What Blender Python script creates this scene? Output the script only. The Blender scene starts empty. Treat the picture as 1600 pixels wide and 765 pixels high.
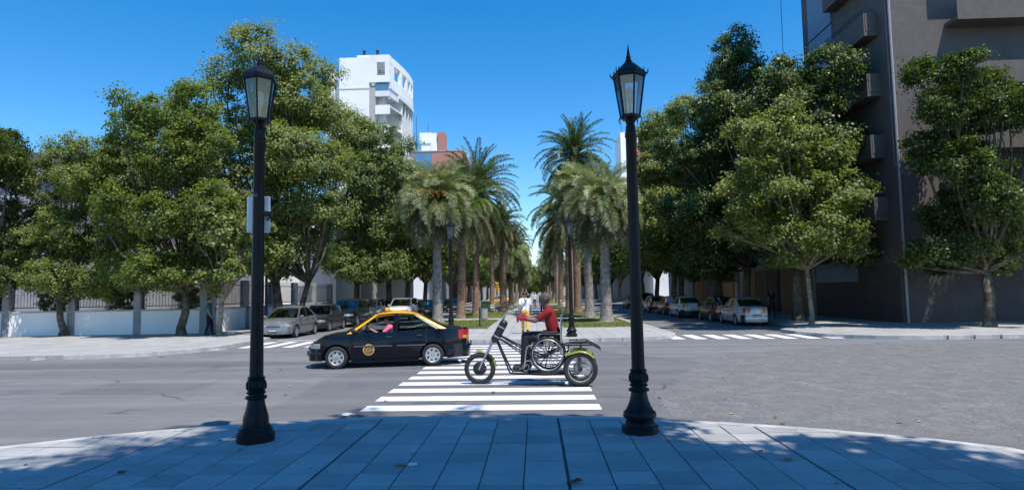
import bpy, bmesh, math, random
import numpy as np
from mathutils import Vector, Matrix

random.seed(7)
RNG = np.random.default_rng(11)
SC = bpy.context.scene
COL = SC.collection
PI = math.pi
R = math.radians

# ------------------------------------------------------------------ camera
def setup_camera():
    yaw, pitch, roll = R(2.0956), R(4.2978), R(1.0)
    fw = Vector((-math.sin(yaw)*math.cos(pitch), math.cos(yaw)*math.cos(pitch), math.sin(pitch)))
    rt = Vector((math.cos(yaw), math.sin(yaw), 0))
    up = rt.cross(fw)
    c, s = math.cos(roll), math.sin(roll)
    ir = c*rt - s*up
    iu = s*rt + c*up
    m = Matrix((( ir.x, iu.x, -fw.x, 0), (ir.y, iu.y, -fw.y, 0), (ir.z, iu.z, -fw.z, 1.85), (0, 0, 0, 1)))
    cd = bpy.data.cameras.new('camera')
    cd.sensor_width = 36; cd.lens = 22.5; cd.clip_start = 0.1; cd.clip_end = 6000
    co = bpy.data.objects.new('camera', cd); COL.objects.link(co)
    co.matrix_world = m
    SC.camera = co
setup_camera()

# ------------------------------------------------------------------ sky, sun, exposure
SUN_EL, SUN_AZ = R(64.5), math.atan2(0.62, -0.78)       # azimuth measured from +Y towards +X
TO_SUN = Vector((math.sin(SUN_AZ)*math.cos(SUN_EL), math.cos(SUN_AZ)*math.cos(SUN_EL), math.sin(SUN_EL)))
def setup_light():
    w = bpy.data.worlds.new('World'); SC.world = w; w.use_nodes = True
    nt = w.node_tree
    bg = nt.nodes['Background']
    sky = nt.nodes.new('ShaderNodeTexSky'); sky.sky_type = 'NISHITA'; sky.sun_disc = False
    sky.sun_elevation = SUN_EL; sky.sun_rotation = SUN_AZ
    sky.altitude = 0; sky.air_density = 1.0; sky.dust_density = 0.2; sky.ozone_density = 3.0
    hs = nt.nodes.new('ShaderNodeHueSaturation'); hs.inputs['Saturation'].default_value = 1.42
    nt.links.new(sky.outputs[0], hs.inputs['Color'])
    nt.links.new(hs.outputs[0], bg.inputs[0]); bg.inputs[1].default_value = 0.15
    sd = bpy.data.lights.new('sun', 'SUN'); sd.energy = 4.4; sd.angle = R(0.53); sd.color = (1.0, 0.95, 0.87)
    so = bpy.data.objects.new('sun', sd); COL.objects.link(so)
    so.rotation_euler = TO_SUN.to_track_quat('Z', 'Y').to_euler()
    so.location = (20, -20, 60)
    v = SC.view_settings
    v.view_transform = 'Standard'; v.look = 'None'; v.exposure = 0.42; v.gamma = 1.0
    v.use_curve_mapping = False
    SC.render.engine = 'CYCLES'
    cy = SC.cycles
    cy.use_denoising = True
    try: cy.denoiser = 'OPENIMAGEDENOISE'
    except Exception: pass
    cy.max_bounces = 6; cy.diffuse_bounces = 3; cy.glossy_bounces = 3; cy.transmission_bounces = 4; cy.transparent_max_bounces = 12
    cy.caustics_reflective = False; cy.caustics_refractive = False
    cy.sample_clamp_indirect = 4.0
setup_light()

# ------------------------------------------------------------------ tagging helpers
def tag(o, label=None, cat=None, group=None, kind=None):
    if label: o['label'] = label
    if cat: o['category'] = cat
    if group: o['group'] = group
    if kind: o['kind'] = kind
    return o
def empty(name, loc=(0, 0, 0), rz=0.0, scale=1.0):
    o = bpy.data.objects.new(name, None); COL.objects.link(o)
    o.location = loc; o.rotation_euler = (0, 0, rz); o.scale = (scale,)*3
    o.empty_display_size = 0.3
    return o
def link(name, me, parent=None, mat=None):
    o = bpy.data.objects.new(name, me); COL.objects.link(o)
    if parent is not None: o.parent = parent
    if mat is not None and not me.materials: me.materials.append(mat)
    return o
def kids(o): return [c for c in bpy.data.objects if c.parent is o]
def copy_tree(o, parent=None):
    c = o.copy(); COL.objects.link(c); c.parent = parent
    for ch in list(o.children): copy_tree(ch, c)
    return c

# ------------------------------------------------------------------ mesh builder
class MB:
    def __init__(s): s.v = []; s.f = []; s.m = []
    def add(s, vs, fs, mi=0):
        n = len(s.v); s.v.extend([tuple(p) for p in vs])
        for f in fs: s.f.append(tuple(i+n for i in f)); s.m.append(mi)
        return s
    def box(s, x0, x1, y0, y1, z0, z1, mi=0):
        return s.add([(x0,y0,z0),(x1,y0,z0),(x1,y1,z0),(x0,y1,z0),(x0,y0,z1),(x1,y0,z1),(x1,y1,z1),(x0,y1,z1)],
                     [(0,3,2,1),(4,5,6,7),(0,1,5,4),(1,2,6,5),(2,3,7,6),(3,0,4,7)], mi)
    def bevbox(s, x0, x1, y0, y1, z0, z1, b=0.01, mi=0):
        # box with chamfered vertical edges and a chamfered top
        def ring(i, z): return [(x0+b+i,y0+i,z),(x1-b-i,y0+i,z),(x1-i,y0+b+i,z),(x1-i,y1-b-i,z),(x1-b-i,y1-i,z),(x0+b+i,y1-i,z),(x0+i,y1-b-i,z),(x0+i,y0+b+i,z)]
        vs = ring(0,z0)+ring(0,z1-b)+ring(b,z1)
        fs = [tuple(range(7,-1,-1))]
        for k in (0,8):
            for j in range(8): fs.append((k+j,k+(j+1)%8,k+8+(j+1)%8,k+8+j))
        fs.append(tuple(range(16,24)))
        return s.add(vs, fs, mi)
    def obox(s, a, b, w, h, mi=0, up=(0,0,1)):
        # box beam from a to b, width w (sideways) and height h
        a = Vector(a); b = Vector(b); d = (b-a).normalized(); u = Vector(up)
        sd = d.cross(u)
        if sd.length < 1e-4: sd = d.cross(Vector((1,0,0)))
        sd.normalize(); u = sd.cross(d)
        sd *= w/2; u *= h/2
        vs = [a-sd-u, a+sd-u, a+sd+u, a-sd+u, b-sd-u, b+sd-u, b+sd+u, b-sd+u]
        return s.add(vs, [(0,3,2,1),(4,5,6,7),(0,1,5,4),(1,2,6,5),(2,3,7,6),(3,0,4,7)][:0] + [(3,2,1,0),(4,5,6,7),(0,1,5,4),(1,2,6,5),(2,3,7,6),(3,0,4,7)], mi)
    def tube(s, pts, r, n=8, mi=0, caps=True, closed=False):
        P = [Vector(p) for p in pts]; k = len(P)
        rs = r if isinstance(r, (list, tuple)) else [r]*k
        vs = []; prev = None
        for i in range(k):
            if closed: d = P[(i+1) % k]-P[i-1]
            else: d = P[min(i+1, k-1)]-P[max(i-1, 0)]
            if d.length < 1e-9: d = Vector((0,0,1))
            d.normalize()
            if prev is None:
                a = Vector((0,0,1)) if abs(d.z) < .9 else Vector((1,0,0))
                u = d.cross(a).normalized()
            else:
                u = prev-d*prev.dot(d)
                if u.length < 1e-6: u = d.orthogonal()
                u.normalize()
            prev = u; w = d.cross(u)
            for j in range(n):
                t = 2*PI*j/n; vs.append(P[i]+(u*math.cos(t)+w*math.sin(t))*rs[i])
        fs = []
        for i in range(k if closed else k-1):
            i2 = (i+1) % k
            for j in range(n): fs.append((i*n+j, i*n+(j+1) % n, i2*n+(j+1) % n, i2*n+j))
        if caps and not closed:
            fs.append(tuple(range(n-1, -1, -1))); fs.append(tuple((k-1)*n+j for j in range(n)))
        return s.add(vs, fs, mi)
    def lathe(s, prof, n=24, c=(0,0,0), axis='z', mi=0, caps=True, rot=0.0):
        vs = []
        for r, z in prof:
            for j in range(n):
                t = 2*PI*j/n+rot; a, b = r*math.cos(t), r*math.sin(t)
                if axis == 'z': p = (c[0]+a, c[1]+b, c[2]+z)
                elif axis == 'y': p = (c[0]+b, c[1]+z, c[2]+a)
                else: p = (c[0]+z, c[1]+a, c[2]+b)
                vs.append(p)
        fs = []
        for i in range(len(prof)-1):
            for j in range(n): fs.append((i*n+j, i*n+(j+1) % n, (i+1)*n+(j+1) % n, (i+1)*n+j))
        if caps:
            fs.append(tuple(range(n-1, -1, -1))); fs.append(tuple((len(prof)-1)*n+j for j in range(n)))
        return s.add(vs, fs, mi)
    def grid(s, rows, mi=0, flip=False):
        nr, nc = len(rows), len(rows[0]); vs = [p for r in rows for p in r]; fs = []
        for i in range(nr-1):
            for j in range(nc-1):
                q = (i*nc+j, i*nc+j+1, (i+1)*nc+j+1, (i+1)*nc+j)
                fs.append(q[::-1] if flip else q)
        return s.add(vs, fs, mi)
    def prism(s, poly, z0, z1, mi=0):
        n = len(poly)
        vs = [(p[0],p[1],z0) for p in poly]+[(p[0],p[1],z1) for p in poly]
        return s.add(vs, [tuple(range(n-1,-1,-1)), tuple(range(n,2*n))]+[(j,(j+1)%n,n+(j+1)%n,n+j) for j in range(n)], mi)
    def mesh(s, name, mats=None, smooth=False, recalc=False):
        me = bpy.data.meshes.new(name)
        me.from_pydata(s.v, [], s.f)
        for m in (mats if isinstance(mats, (list, tuple)) else [mats] if mats else []): me.materials.append(m)
        if any(s.m): me.polygons.foreach_set('material_index', s.m)
        if recalc:
            bm = bmesh.new(); bm.from_mesh(me); bmesh.ops.recalc_face_normals(bm, faces=bm.faces); bm.to_mesh(me); bm.free()
        if smooth: shade(me, smooth)
        me.update()
        return me
    def build(s, name, mats, parent=None, smooth=False, recalc=False):
        return link(name, s.mesh(name, mats, smooth, recalc), parent)
def shade(me, ang=40):
    me.polygons.foreach_set('use_smooth', [True]*len(me.polygons))
    if ang is not True and ang:
        try: me.set_sharp_from_angle(angle=R(ang))
        except Exception: pass
def np_mesh(name, V, F, mat=None, smooth=False):
    # fast mesh from numpy verts and equal-sized faces
    me = bpy.data.meshes.new(name)
    nv, (nf, k) = len(V), F.shape
    me.vertices.add(nv); me.vertices.foreach_set('co', np.ascontiguousarray(V, dtype=np.float32).ravel())
    me.loops.add(nf*k); me.loops.foreach_set('vertex_index', np.ascontiguousarray(F, dtype=np.int32).ravel())
    me.polygons.add(nf)
    me.polygons.foreach_set('loop_start', np.arange(0, nf*k, k, dtype=np.int32))
    me.polygons.foreach_set('loop_total', np.full(nf, k, dtype=np.int32))
    if smooth: me.polygons.foreach_set('use_smooth', np.ones(nf, dtype=bool))
    if mat: me.materials.append(mat)
    me.update(calc_edges=True); me.validate()
    return me
def lerp(a, b, t): return a+(b-a)*t
def interp(x, pts):
    if x <= pts[0][0]: return pts[0][1]
    for (a, b), (c, d) in zip(pts, pts[1:]):
        if x <= c: return b+(d-b)*(x-a)/(c-a)
    return pts[-1][1]
def text_mesh(txt, size, depth=0.002):
    cu = bpy.data.curves.new('lettering', 'FONT'); cu.body = txt; cu.size = size; cu.extrude = depth
    cu.align_x = 'CENTER'; cu.align_y = 'CENTER'; cu.resolution_u = 2
    o = bpy.data.objects.new('lettering', cu); COL.objects.link(o)
    dg = bpy.context.evaluated_depsgraph_get()
    me = bpy.data.meshes.new_from_object(o.evaluated_get(dg))
    bpy.data.objects.remove(o); bpy.data.curves.remove(cu)
    return me

# ------------------------------------------------------------------ materials
class N:
    def __init__(s, name):
        s.m = bpy.data.materials.new(name); s.m.use_nodes = True; s.t = s.m.node_tree
        s.b = s.t.nodes['Principled BSDF']; s.out = s.t.nodes['Material Output']
    def n(s, typ, **kw):
        nd = s.t.nodes.new(typ)
        for k, v in kw.items(): setattr(nd, k, v)
        return nd
    def l(s, a, b): s.t.links.new(a, b)
    def coord(s, kind='Object'): return s.n('ShaderNodeTexCoord').outputs[kind]
    def noise(s, vec, scale, detail=4, rough=.6):
        nd = s.n('ShaderNodeTexNoise'); nd.inputs['Scale'].default_value = scale
        nd.inputs['Detail'].default_value = detail; nd.inputs['Roughness'].default_value = rough
        if vec is not None: s.l(vec, nd.inputs['Vector'])
        return nd.outputs[0]
    def ramp(s, fac, stops):
        nd = s.n('ShaderNodeValToRGB'); el = nd.color_ramp.elements
        while len(el) < len(stops): el.new(0.5)
        for e, (p, c) in zip(el, stops):
            e.position = p; e.color = (*c, 1) if len(c) == 3 else c
        s.l(fac, nd.inputs[0]); return nd.outputs[0]
    def mix(s, fac, a, b, mode='MIX'):
        nd = s.n('ShaderNodeMix', data_type='RGBA', blend_type=mode)
        for sock, v in ((nd.inputs[0], fac), (nd.inputs[6], a), (nd.inputs[7], b)):
            if hasattr(v, 'links'): s.l(v, sock)
            elif isinstance(v, (int, float)): sock.default_value = v
            else: sock.default_value = (*v, 1) if len(v) == 3 else v
        return nd.outputs[2]
    def math(s, op, a, b=0.0):
        nd = s.n('ShaderNodeMath', operation=op)
        for i, v in ((0, a), (1, b)):
            if hasattr(v, 'links'): s.l(v, nd.inputs[i])
            else: nd.inputs[i].default_value = v
        return nd.outputs[0]
    def bump(s, h, strength=.3, dist=.02):
        nd = s.n('ShaderNodeBump'); nd.inputs['Strength'].default_value = strength; nd.inputs['Distance'].default_value = dist
        s.l(h, nd.inputs['Height']); s.l(nd.outputs[0], s.b.inputs['Normal']); return nd
    def set(s, **kw):
        for k, v in kw.items():
            key = {'col':'Base Color','rough':'Roughness','metal':'Metallic','spec':'Specular IOR Level','coat':'Coat Weight','coatr':'Coat Roughness','emit':'Emission Strength','ecol':'Emission Color'}[k]
            sock = s.b.inputs[key]
            if hasattr(v, 'links'): s.l(v, sock)
            elif isinstance(v, tuple): sock.default_value = (*v, 1)
            else: sock.default_value = v
        return s
def M(name, col, rough=.6, metal=0.0, var=.18, scale=6.0, bump=0.0, bscale=40.0, spec=.5, coat=0.0, bdist=.01, rnd=0.0):
    q = N(name); c = q.coord()
    f = q.noise(c, scale, 6, .65)
    lo = tuple(max(0, x*(1-var)) for x in col); hi = tuple(min(1, x*(1+var)) for x in col)
    cc = q.ramp(f, [(.3, lo), (.7, hi)])
    if rnd:
        oi = q.n('ShaderNodeObjectInfo').outputs['Random']
        k = q.math('MULTIPLY_ADD', oi, 2*rnd); k.node.inputs[2].default_value = 1-rnd
        cc = q.mix(1.0, cc, q.ramp(oi, [(0, (1-rnd,)*3), (1, (1+rnd*.6,)*3)]), 'MULTIPLY')
    q.set(col=cc, metal=metal, spec=spec, coat=coat)
    r = q.ramp(q.noise(c, scale*2.3, 5), [(.3, (max(.02, rough*.85),)*3), (.7, (min(1, rough*1.15),)*3)])
    q.set(rough=r)
    if bump: q.bump(q.noise(c, bscale, 5), bump, bdist)
    return q.m
def mat_asphalt(name='asphalt', dark=0):
    q = N(name); c = q.coord()
    big = q.noise(c, .22, 5, .6); mid = q.noise(c, 1.7, 6, .7); fine = q.noise(c, 55, 4, .75)
    vo = q.n('ShaderNodeTexVoronoi'); vo.inputs['Scale'].default_value = 130; q.l(c, vo.inputs['Vector'])
    a = q.ramp(big, [(.35, (.145,.144,.152)), (.62, (.205,.202,.204))])
    a = q.mix(.5, a, q.ramp(mid, [(.3, (.13,.13,.138)), (.7, (.23,.227,.227))]))
    a = q.mix(.5, a, q.ramp(fine, [(.34, (.085,.085,.09)), (.68, (.28,.275,.272))]))
    st = q.noise(c, .5, 6, .75)
    a = q.mix(q.ramp(st, [(.56, (0,0,0)), (.66, (.42,.42,.42))]), a, (.08,.08,.088))
    wn = q.n('ShaderNodeTexNoise'); wn.inputs['Scale'].default_value = 1.2; wn.inputs['Detail'].default_value = 5; q.l(c, wn.inputs['Vector'])
    cv = q.n('ShaderNodeTexVoronoi', feature='DISTANCE_TO_EDGE'); cv.inputs['Scale'].default_value = .33; q.l(q.mix(.5, c, wn.outputs[1], 'ADD'), cv.inputs['Vector'])
    crack = q.math('MULTIPLY', q.ramp(cv.outputs[0], [(.003, (1,1,1)), (.010, (0,0,0))]), q.ramp(q.noise(c, .45, 3), [(.48, (0,0,0)), (.56, (1,1,1))]))
    a = q.mix(q.math('MULTIPLY', crack, .75), a, (.05,.05,.052))
    mp = q.n('ShaderNodeMapping'); mp.inputs['Scale'].default_value = (.05, 1.1, 1); q.l(c, mp.inputs[0])
    trk = q.ramp(q.noise(mp.outputs[0], 1.0, 4, .6), [(.42, (.84,.84,.85)), (.62, (1.06,1.06,1.05))])
    a = q.mix(1, a, trk, 'MULTIPLY')
    if dark: a = q.mix(1, a, (dark,)*3, 'MULTIPLY')
    q.set(col=a, rough=.85, spec=.3)
    q.bump(q.math('ADD', fine, vo.outputs[0]), .35, .006)
    return q.m
def mat_cobble():
    q = N('worn_cobbles'); c = q.coord()
    wp = q.n('ShaderNodeMapping'); wp.inputs['Scale'].default_value = (1, 1, 1); q.l(c, wp.inputs[0])
    wn = q.n('ShaderNodeTexNoise'); wn.inputs['Scale'].default_value = .9; q.l(c, wn.inputs['Vector'])
    w = q.mix(.22, wp.outputs[0], wn.outputs[1], 'ADD')
    vo = q.n('ShaderNodeTexVoronoi', feature='DISTANCE_TO_EDGE'); vo.inputs['Scale'].default_value = 10.5; vo.inputs['Randomness'].default_value = .55; q.l(w, vo.inputs['Vector'])
    vc = q.n('ShaderNodeTexVoronoi'); vc.inputs['Scale'].default_value = 10.5; vc.inputs['Randomness'].default_value = .55; q.l(w, vc.inputs['Vector'])
    stone = q.mix(.5, q.ramp(q.noise(c, 30, 4), [(.3, (.13,.128,.128)), (.7, (.24,.236,.232))]), q.ramp(vc.outputs['Color'], [(.2, (.135,.134,.134)), (.85, (.235,.231,.226))]))
    e = q.ramp(vo.outputs[0], [(.02, (1,1,1)), (.10, (0,0,0))])
    wear = q.ramp(q.noise(c, .7, 5), [(.42, (0,0,0)), (.62, (1,1,1))])
    ecol = q.mix(q.ramp(q.noise(c, 2.2, 4), [(.45, (0,0,0)), (.6, (1,1,1))]), (.135,.13,.126), (.32,.315,.305))
    a = q.mix(q.math('MULTIPLY', e, .8), stone, ecol)
    a = q.mix(q.math('MULTIPLY', wear, .45), a, (.165,.163,.165))
    a = q.mix(1, a, (.88,.87,.86), 'MULTIPLY')
    q.set(col=a, rough=.8, spec=.35)
    q.bump(q.ramp(vo.outputs[0], [(.0, (0,0,0)), (.12, (1,1,1))]), .5, .015)
    return q.m
def mat_paint():
    q = N('road_paint'); c = q.coord()
    worn = q.ramp(q.noise(c, 14, 8, .8), [(.54, (0,0,0)), (.70, (.85,.85,.85))])
    worn2 = q.ramp(q.noise(c, 1.6, 4, .6), [(.42, (.2,.2,.2)), (.7, (1,1,1))])
    col = q.mix(q.math('MULTIPLY', worn, worn2), q.ramp(q.noise(c, 3, 4), [(.3, (.62,.62,.625)), (.7, (.78,.78,.77))]), (.2,.2,.2))
    q.set(col=col, rough=.7); return q.m
def mat_tile():
    q = N('pavement_tile'); c = q.coord(); g = q.n('ShaderNodeNewGeometry').outputs['Position']
    oi = q.n('ShaderNodeObjectInfo').outputs['Random']
    b = q.ramp(oi, [(0, (.35,.347,.345)), (.5, (.41,.405,.40)), (1, (.47,.462,.455))])
    d = q.ramp(q.noise(g, 1.1, 7, .7), [(.3, (.72,.72,.73)), (.65, (1,1,1))])
    f = q.ramp(q.noise(g, 45, 5, .8), [(.3, (.84,.84,.84)), (.6, (1,1,1))])
    sp = q.ramp(q.noise(g, 9, 3, .5), [(.66, (1,1,1)), (.74, (.68,.67,.66))])
    a = q.mix(1, q.mix(1, q.mix(1, b, d, 'MULTIPLY'), f, 'MULTIPLY'), sp, 'MULTIPLY')
    q.set(col=a, rough=.75, spec=.4); q.bump(q.noise(g, 60, 5, .7), .2, .004)
    return q.m
def mat_sidewalk():
    q = N('sidewalk_concrete'); g = q.n('ShaderNodeNewGeometry').outputs['Position']
    br = q.n('ShaderNodeTexBrick'); br.offset = 0.0; br.inputs['Scale'].default_value = 1.0
    br.inputs['Brick Width'].default_value = .6; br.inputs['Row Height'].default_value = .6; br.inputs['Mortar Size'].default_value = .012
    br.inputs['Color1'].default_value = (.38,.372,.36,1); br.inputs['Color2'].default_value = (.43,.422,.41,1); br.inputs['Mortar'].default_value = (.2,.195,.19,1)
    q.l(g, br.inputs['Vector'])
    d = q.ramp(q.noise(g, .9, 7, .7), [(.3, (.7,.7,.7)), (.65, (1,1,1))])
    q.set(col=q.mix(1, br.outputs[0], d, 'MULTIPLY'), rough=.8)
    return q.m
def mat_grass():
    q = N('lawn'); g = q.n('ShaderNodeNewGeometry').outputs['Position']
    a = q.ramp(q.noise(g, .8, 6, .7), [(.3, (.14,.175,.045)), (.55, (.20,.23,.065)), (.75, (.30,.27,.12))])
    f = q.ramp(q.noise(g, 30, 4, .7), [(.3, (.6,.6,.6)), (.7, (1.2,1.2,1.2))])
    q.set(col=q.mix(1, a, f, 'MULTIPLY'), rough=.9, spec=.1); q.bump(q.noise(g, 40, 4), .6, .03)
    return q.m
def mat_leaf(name, cols, trans=.35, rough=.5, pale=False):
    q = N(name); geo = q.n('ShaderNodeNewGeometry')
    isl = geo.outputs['Random Per Island']
    oi = q.n('ShaderNodeObjectInfo').outputs['Random']
    a = q.ramp(isl, [(.92*i/(len(cols)-1), c) for i, c in enumerate(cols)]+([(1.0, tuple(min(.42, x*1.55+.03) for x in cols[-1]))] if pale else []))  # pale: a few lighter leaves, for undersides and for painted sun highlights
    tone = q.ramp(oi, [(0, (.82,.9,.85)), (1, (1.14,1.07,1.0))])
    a = q.mix(1, a, tone, 'MULTIPLY')
    cl = q.ramp(q.noise(q.coord(), .8, 3), [(.35, (.78,.84,.8)), (.65, (1.15,1.1,1.0))])
    a = q.mix(1, a, cl, 'MULTIPLY')
    q.set(col=a, rough=rough, spec=.4)
    tr = q.n('ShaderNodeBsdfTranslucent'); q.l(q.mix(1, a, (1.25,1.35,.55), 'MULTIPLY'), tr.inputs[0])
    mx = q.n('ShaderNodeMixShader'); mx.inputs[0].default_value = trans
    q.l(q.b.outputs[0], mx.inputs[1]); q.l(tr.outputs[0], mx.inputs[2]); q.l(mx.outputs[0], q.out.inputs[0])
    return q.m
def mat_bark(name, a, b, c3, scale=3):
    q = N(name); c = q.coord()
    f = q.noise(c, scale, 6, .65)
    col = q.ramp(f, [(.35, a), (.5, b), (.62, c3)])
    q.set(col=col, rough=.9, spec=.15); q.bump(q.noise(c, scale*5, 6, .7), .6, .02)
    return q.m
def mat_glass(name, tint=(.75,.82,.85), base=.16, rough=.02):
    q = N(name)
    tr = q.n('ShaderNodeBsdfTransparent'); tr.inputs[0].default_value = (*tint, 1)
    gl = q.n('ShaderNodeBsdfGlossy'); gl.inputs['Roughness'].default_value = rough
    fr = q.n('ShaderNodeLayerWeight'); fr.inputs[0].default_value = .25
    fac = q.math('MULTIPLY_ADD', fr.outputs['Fresnel'], .75); fac.node.inputs[2].default_value = base
    mx = q.n('ShaderNodeMixShader'); q.l(fac, mx.inputs[0]); q.l(tr.outputs[0], mx.inputs[1]); q.l(gl.outputs[0], mx.inputs[2])
    q.l(mx.outputs[0], q.out.inputs[0])
    return q.m
MT = {}
MT['asphalt'] = mat_asphalt(); MT['asphalt2'] = mat_asphalt('asphalt_patch', .86); MT['cobble'] = mat_cobble(); MT['paint'] = mat_paint(); MT['tile'] = mat_tile()
MT['sidewalk'] = mat_sidewalk(); MT['lawn'] = mat_grass()
MT['mortar'] = M('joint_mortar', (.07,.07,.07), .9, bump=.3)
MT['kerb'] = M('kerb_stone', (.42,.41,.39), .8, bump=.3, var=.25, scale=3)
MT['earth'] = M('bare_earth', (.26,.19,.12), .95, bump=.6, var=.3)
MT['ground'] = M('far_ground', (.16,.16,.13), .95, scale=.1)
MT['leaf'] = mat_leaf('plane_leaf', [(.105,.142,.042), (.165,.208,.062), (.225,.27,.088), (.285,.32,.13)], .48, .45, True)
MT['leaf_shaded'] = mat_leaf('plane_leaf_shaded', [(.04,.068,.021), (.068,.105,.029), (.11,.15,.042), (.17,.205,.068)], .32, .45, True)  # darker copy of plane_leaf, shade of the right-hand trees put into its colour
MT['leaf_fresh'] = mat_leaf('plane_leaf_fresh', [(.10,.14,.036), (.15,.195,.05), (.21,.25,.075), (.28,.305,.115)], .46, .42, True)
MT['date'] = mat_leaf('date_palm_leaflet', [(.065,.095,.036), (.095,.13,.05), (.135,.17,.07)], .22, .4)
MT['date_old'] = mat_leaf('date_palm_old_leaflet', [(.10,.11,.055), (.145,.15,.08), (.19,.185,.105)], .2, .5)
MT['date_fresh'] = mat_leaf('date_palm_fresh_leaflet', [(.10,.155,.035), (.14,.20,.05), (.19,.245,.07)], .3, .4)
MT['pindo'] = mat_leaf('pindo_leaflet', [(.23,.27,.175), (.32,.355,.235), (.42,.44,.30)], .24, .4)
MT['pindo_old'] = mat_leaf('pindo_old_leaflet', [(.19,.21,.14), (.26,.275,.19), (.33,.335,.24)], .2, .5)
MT['bark'] = mat_bark('plane_bark', (.06,.05,.038), (.11,.095,.072), (.19,.17,.13))
MT['bark_young'] = mat_bark('young_bark', (.14,.12,.085), (.25,.21,.15), (.36,.31,.23), 6)
MT['trunk_pindo'] = mat_bark('pindo_trunk', (.14,.125,.115), (.235,.215,.20), (.33,.305,.285), 5)
MT['trunk_date'] = mat_bark('date_trunk', (.15,.10,.075), (.245,.165,.125), (.32,.23,.18), 5)
MT['thatch'] = mat_bark('dry_thatch', (.11,.075,.045), (.20,.14,.085), (.28,.20,.12), 7)
MT['fruit'] = M('orange_fruit_stalk', (.62,.24,.04), .6, bump=.4)
MT['iron'] = M('black_cast_iron', (.009,.0095,.012), .36, var=.3, bump=.25, bscale=60, bdist=.004, spec=.2)
MT['lamp_glass'] = mat_glass('lantern_glass', (.62,.68,.72), .10, .12)
MT['milk'] = M('milk_glass_globe', (.75,.75,.72), .3, var=.03)
MT['sign_white'] = M('white_sign_board', (.80,.80,.82), .5, var=.04)
MT['stencil'] = M('grey_stencil', (.30,.30,.32), .7)
MT['rubber'] = M('tyre_rubber', (.018,.018,.019), .75, bump=.3, bscale=80)
MT['chrome'] = M('bright_metal', (.55,.56,.57), .34, .6, .08)
MT['alloy'] = M('silver_wheel_trim', (.50,.51,.53), .35, .6, .1)
MT['steel'] = M('grey_steel_tube', (.42,.43,.45), .35, .8, .1)
MT['black'] = M('black_plastic', (.014,.014,.015), .5, var=.2)
MT['blackp'] = M('black_frame_paint', (.012,.012,.014), .3, coat=.4)
MT['dark'] = M('dark_interior', (.02,.02,.022), .85)
MT['seat_grey'] = M('grey_seat_fabric', (.09,.09,.10), .9, bump=.3, bscale=120)
MT['car_glass'] = mat_glass('car_glass', (.50,.58,.60), .13)
MT['taxi_glass'] = mat_glass('taxi_glass', (.70,.76,.78), .04)
MT['head_glass'] = mat_glass('headlight_glass', (.95,.95,.95), .2)
MT['red_lens'] = M('red_lamp_lens', (.30,.006,.008), .2, coat=.3, var=.1)
MT['amber_lens'] = M('amber_lamp_lens', (.55,.20,.02), .15, coat=.6, var=.1)
MT['plate'] = M('number_plate', (.03,.03,.035), .5)
MT['plate_white'] = M('number_plate_white', (.65,.65,.65), .5)
def paint(name, c, metal=0.0, rough=.22):
    q = N(name); co = q.coord()
    f = q.ramp(q.noise(co, 2.5, 5), [(.3, tuple(x*.92 for x in c)), (.7, tuple(min(1, x*1.06) for x in c))])
    dust = q.ramp(q.noise(co, 7, 6, .7), [(.45, (rough*.8,)*3), (.75, (min(1, rough*2.0),)*3)])
    q.set(col=f, metal=metal, rough=dust, coat=.45, coatr=.06, spec=.4)
    return q.m
MT['taxi_black'] = paint('taxi_black_paint', (.003,.004,.010)); MT['taxi_black'].node_tree.nodes['Principled BSDF'].inputs['Coat Weight'].default_value = .25; MT['taxi_black'].node_tree.nodes['Principled BSDF'].inputs['Specular IOR Level'].default_value = .25
MT['taxi_yellow'] = paint('taxi_yellow_paint', (.80,.39,.01), rough=.4)
MT['orange'] = M('orange_transfer', (.52,.27,.05), .5, var=.2)
MT['orange_lt'] = M('pale_orange_transfer', (.62,.42,.18), .5, var=.1)
MT['skin_tan'] = M('tanned_skin', (.36,.20,.13), .5, var=.08)
MT['skin_dark'] = M('brown_skin', (.16,.085,.055), .5, var=.08)
MT['skin_fair'] = M('fair_skin', (.50,.31,.23), .5, var=.08)
MT['hair'] = M('dark_hair', (.016,.012,.010), .55, bump=.5, bscale=90)
MT['hair_grey'] = M('grey_cropped_hair', (.085,.065,.055), .7, bump=.4, bscale=120)
def cloth(name, c): return M(name, c, .85, var=.14, scale=5, bump=.35, bscale=9, bdist=.02, spec=.2)
MT['c_red'] = cloth('red_cotton', (.22,.018,.02)); MT['c_dark'] = cloth('dark_grey_trousers', (.028,.027,.028))
MT['c_white'] = cloth('white_cotton', (.72,.73,.76)); MT['c_yellow'] = cloth('yellow_cotton', (.70,.40,.05))
MT['c_pink'] = cloth('pink_cotton', (.75,.16,.24)); MT['c_blue'] = cloth('blue_denim', (.055,.10,.20)); MT['c_navy'] = cloth('navy_cloth', (.015,.02,.045))
MT['c_teal'] = cloth('teal_cloth', (.03,.13,.17)); MT['c_grey'] = cloth('grey_cloth', (.16,.17,.20)); MT['c_green'] = cloth('green_cloth', (.05,.13,.06))
MT['glove'] = cloth('dark_pink_glove', (.28,.03,.055)); MT['shoe'] = M('dark_shoe_leather', (.02,.018,.018), .5)
MT['lime'] = paint('lime_green_paint', (.20,.22,.025), rough=.45)
MT['cream'] = M('cream_vinyl', (.60,.50,.38), .6)
MT['w_wall'] = M('white_render', (.84,.84,.83), .8, var=.05, scale=.7, bump=.15)
MT['w_trim'] = M('white_painted_concrete', (.74,.74,.74), .75, var=.06, scale=1.2)
MT['grey_strip'] = M('grey_render', (.42,.41,.39), .85, var=.1)
MT['pink_brick'] = M('pink_brick_render', (.40,.19,.15), .85, var=.12, scale=2)
MT['stone'] = M('grey_stone_facade', (.30,.30,.32), .85, var=.2, scale=1.2, bump=.4, bscale=6)
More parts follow.
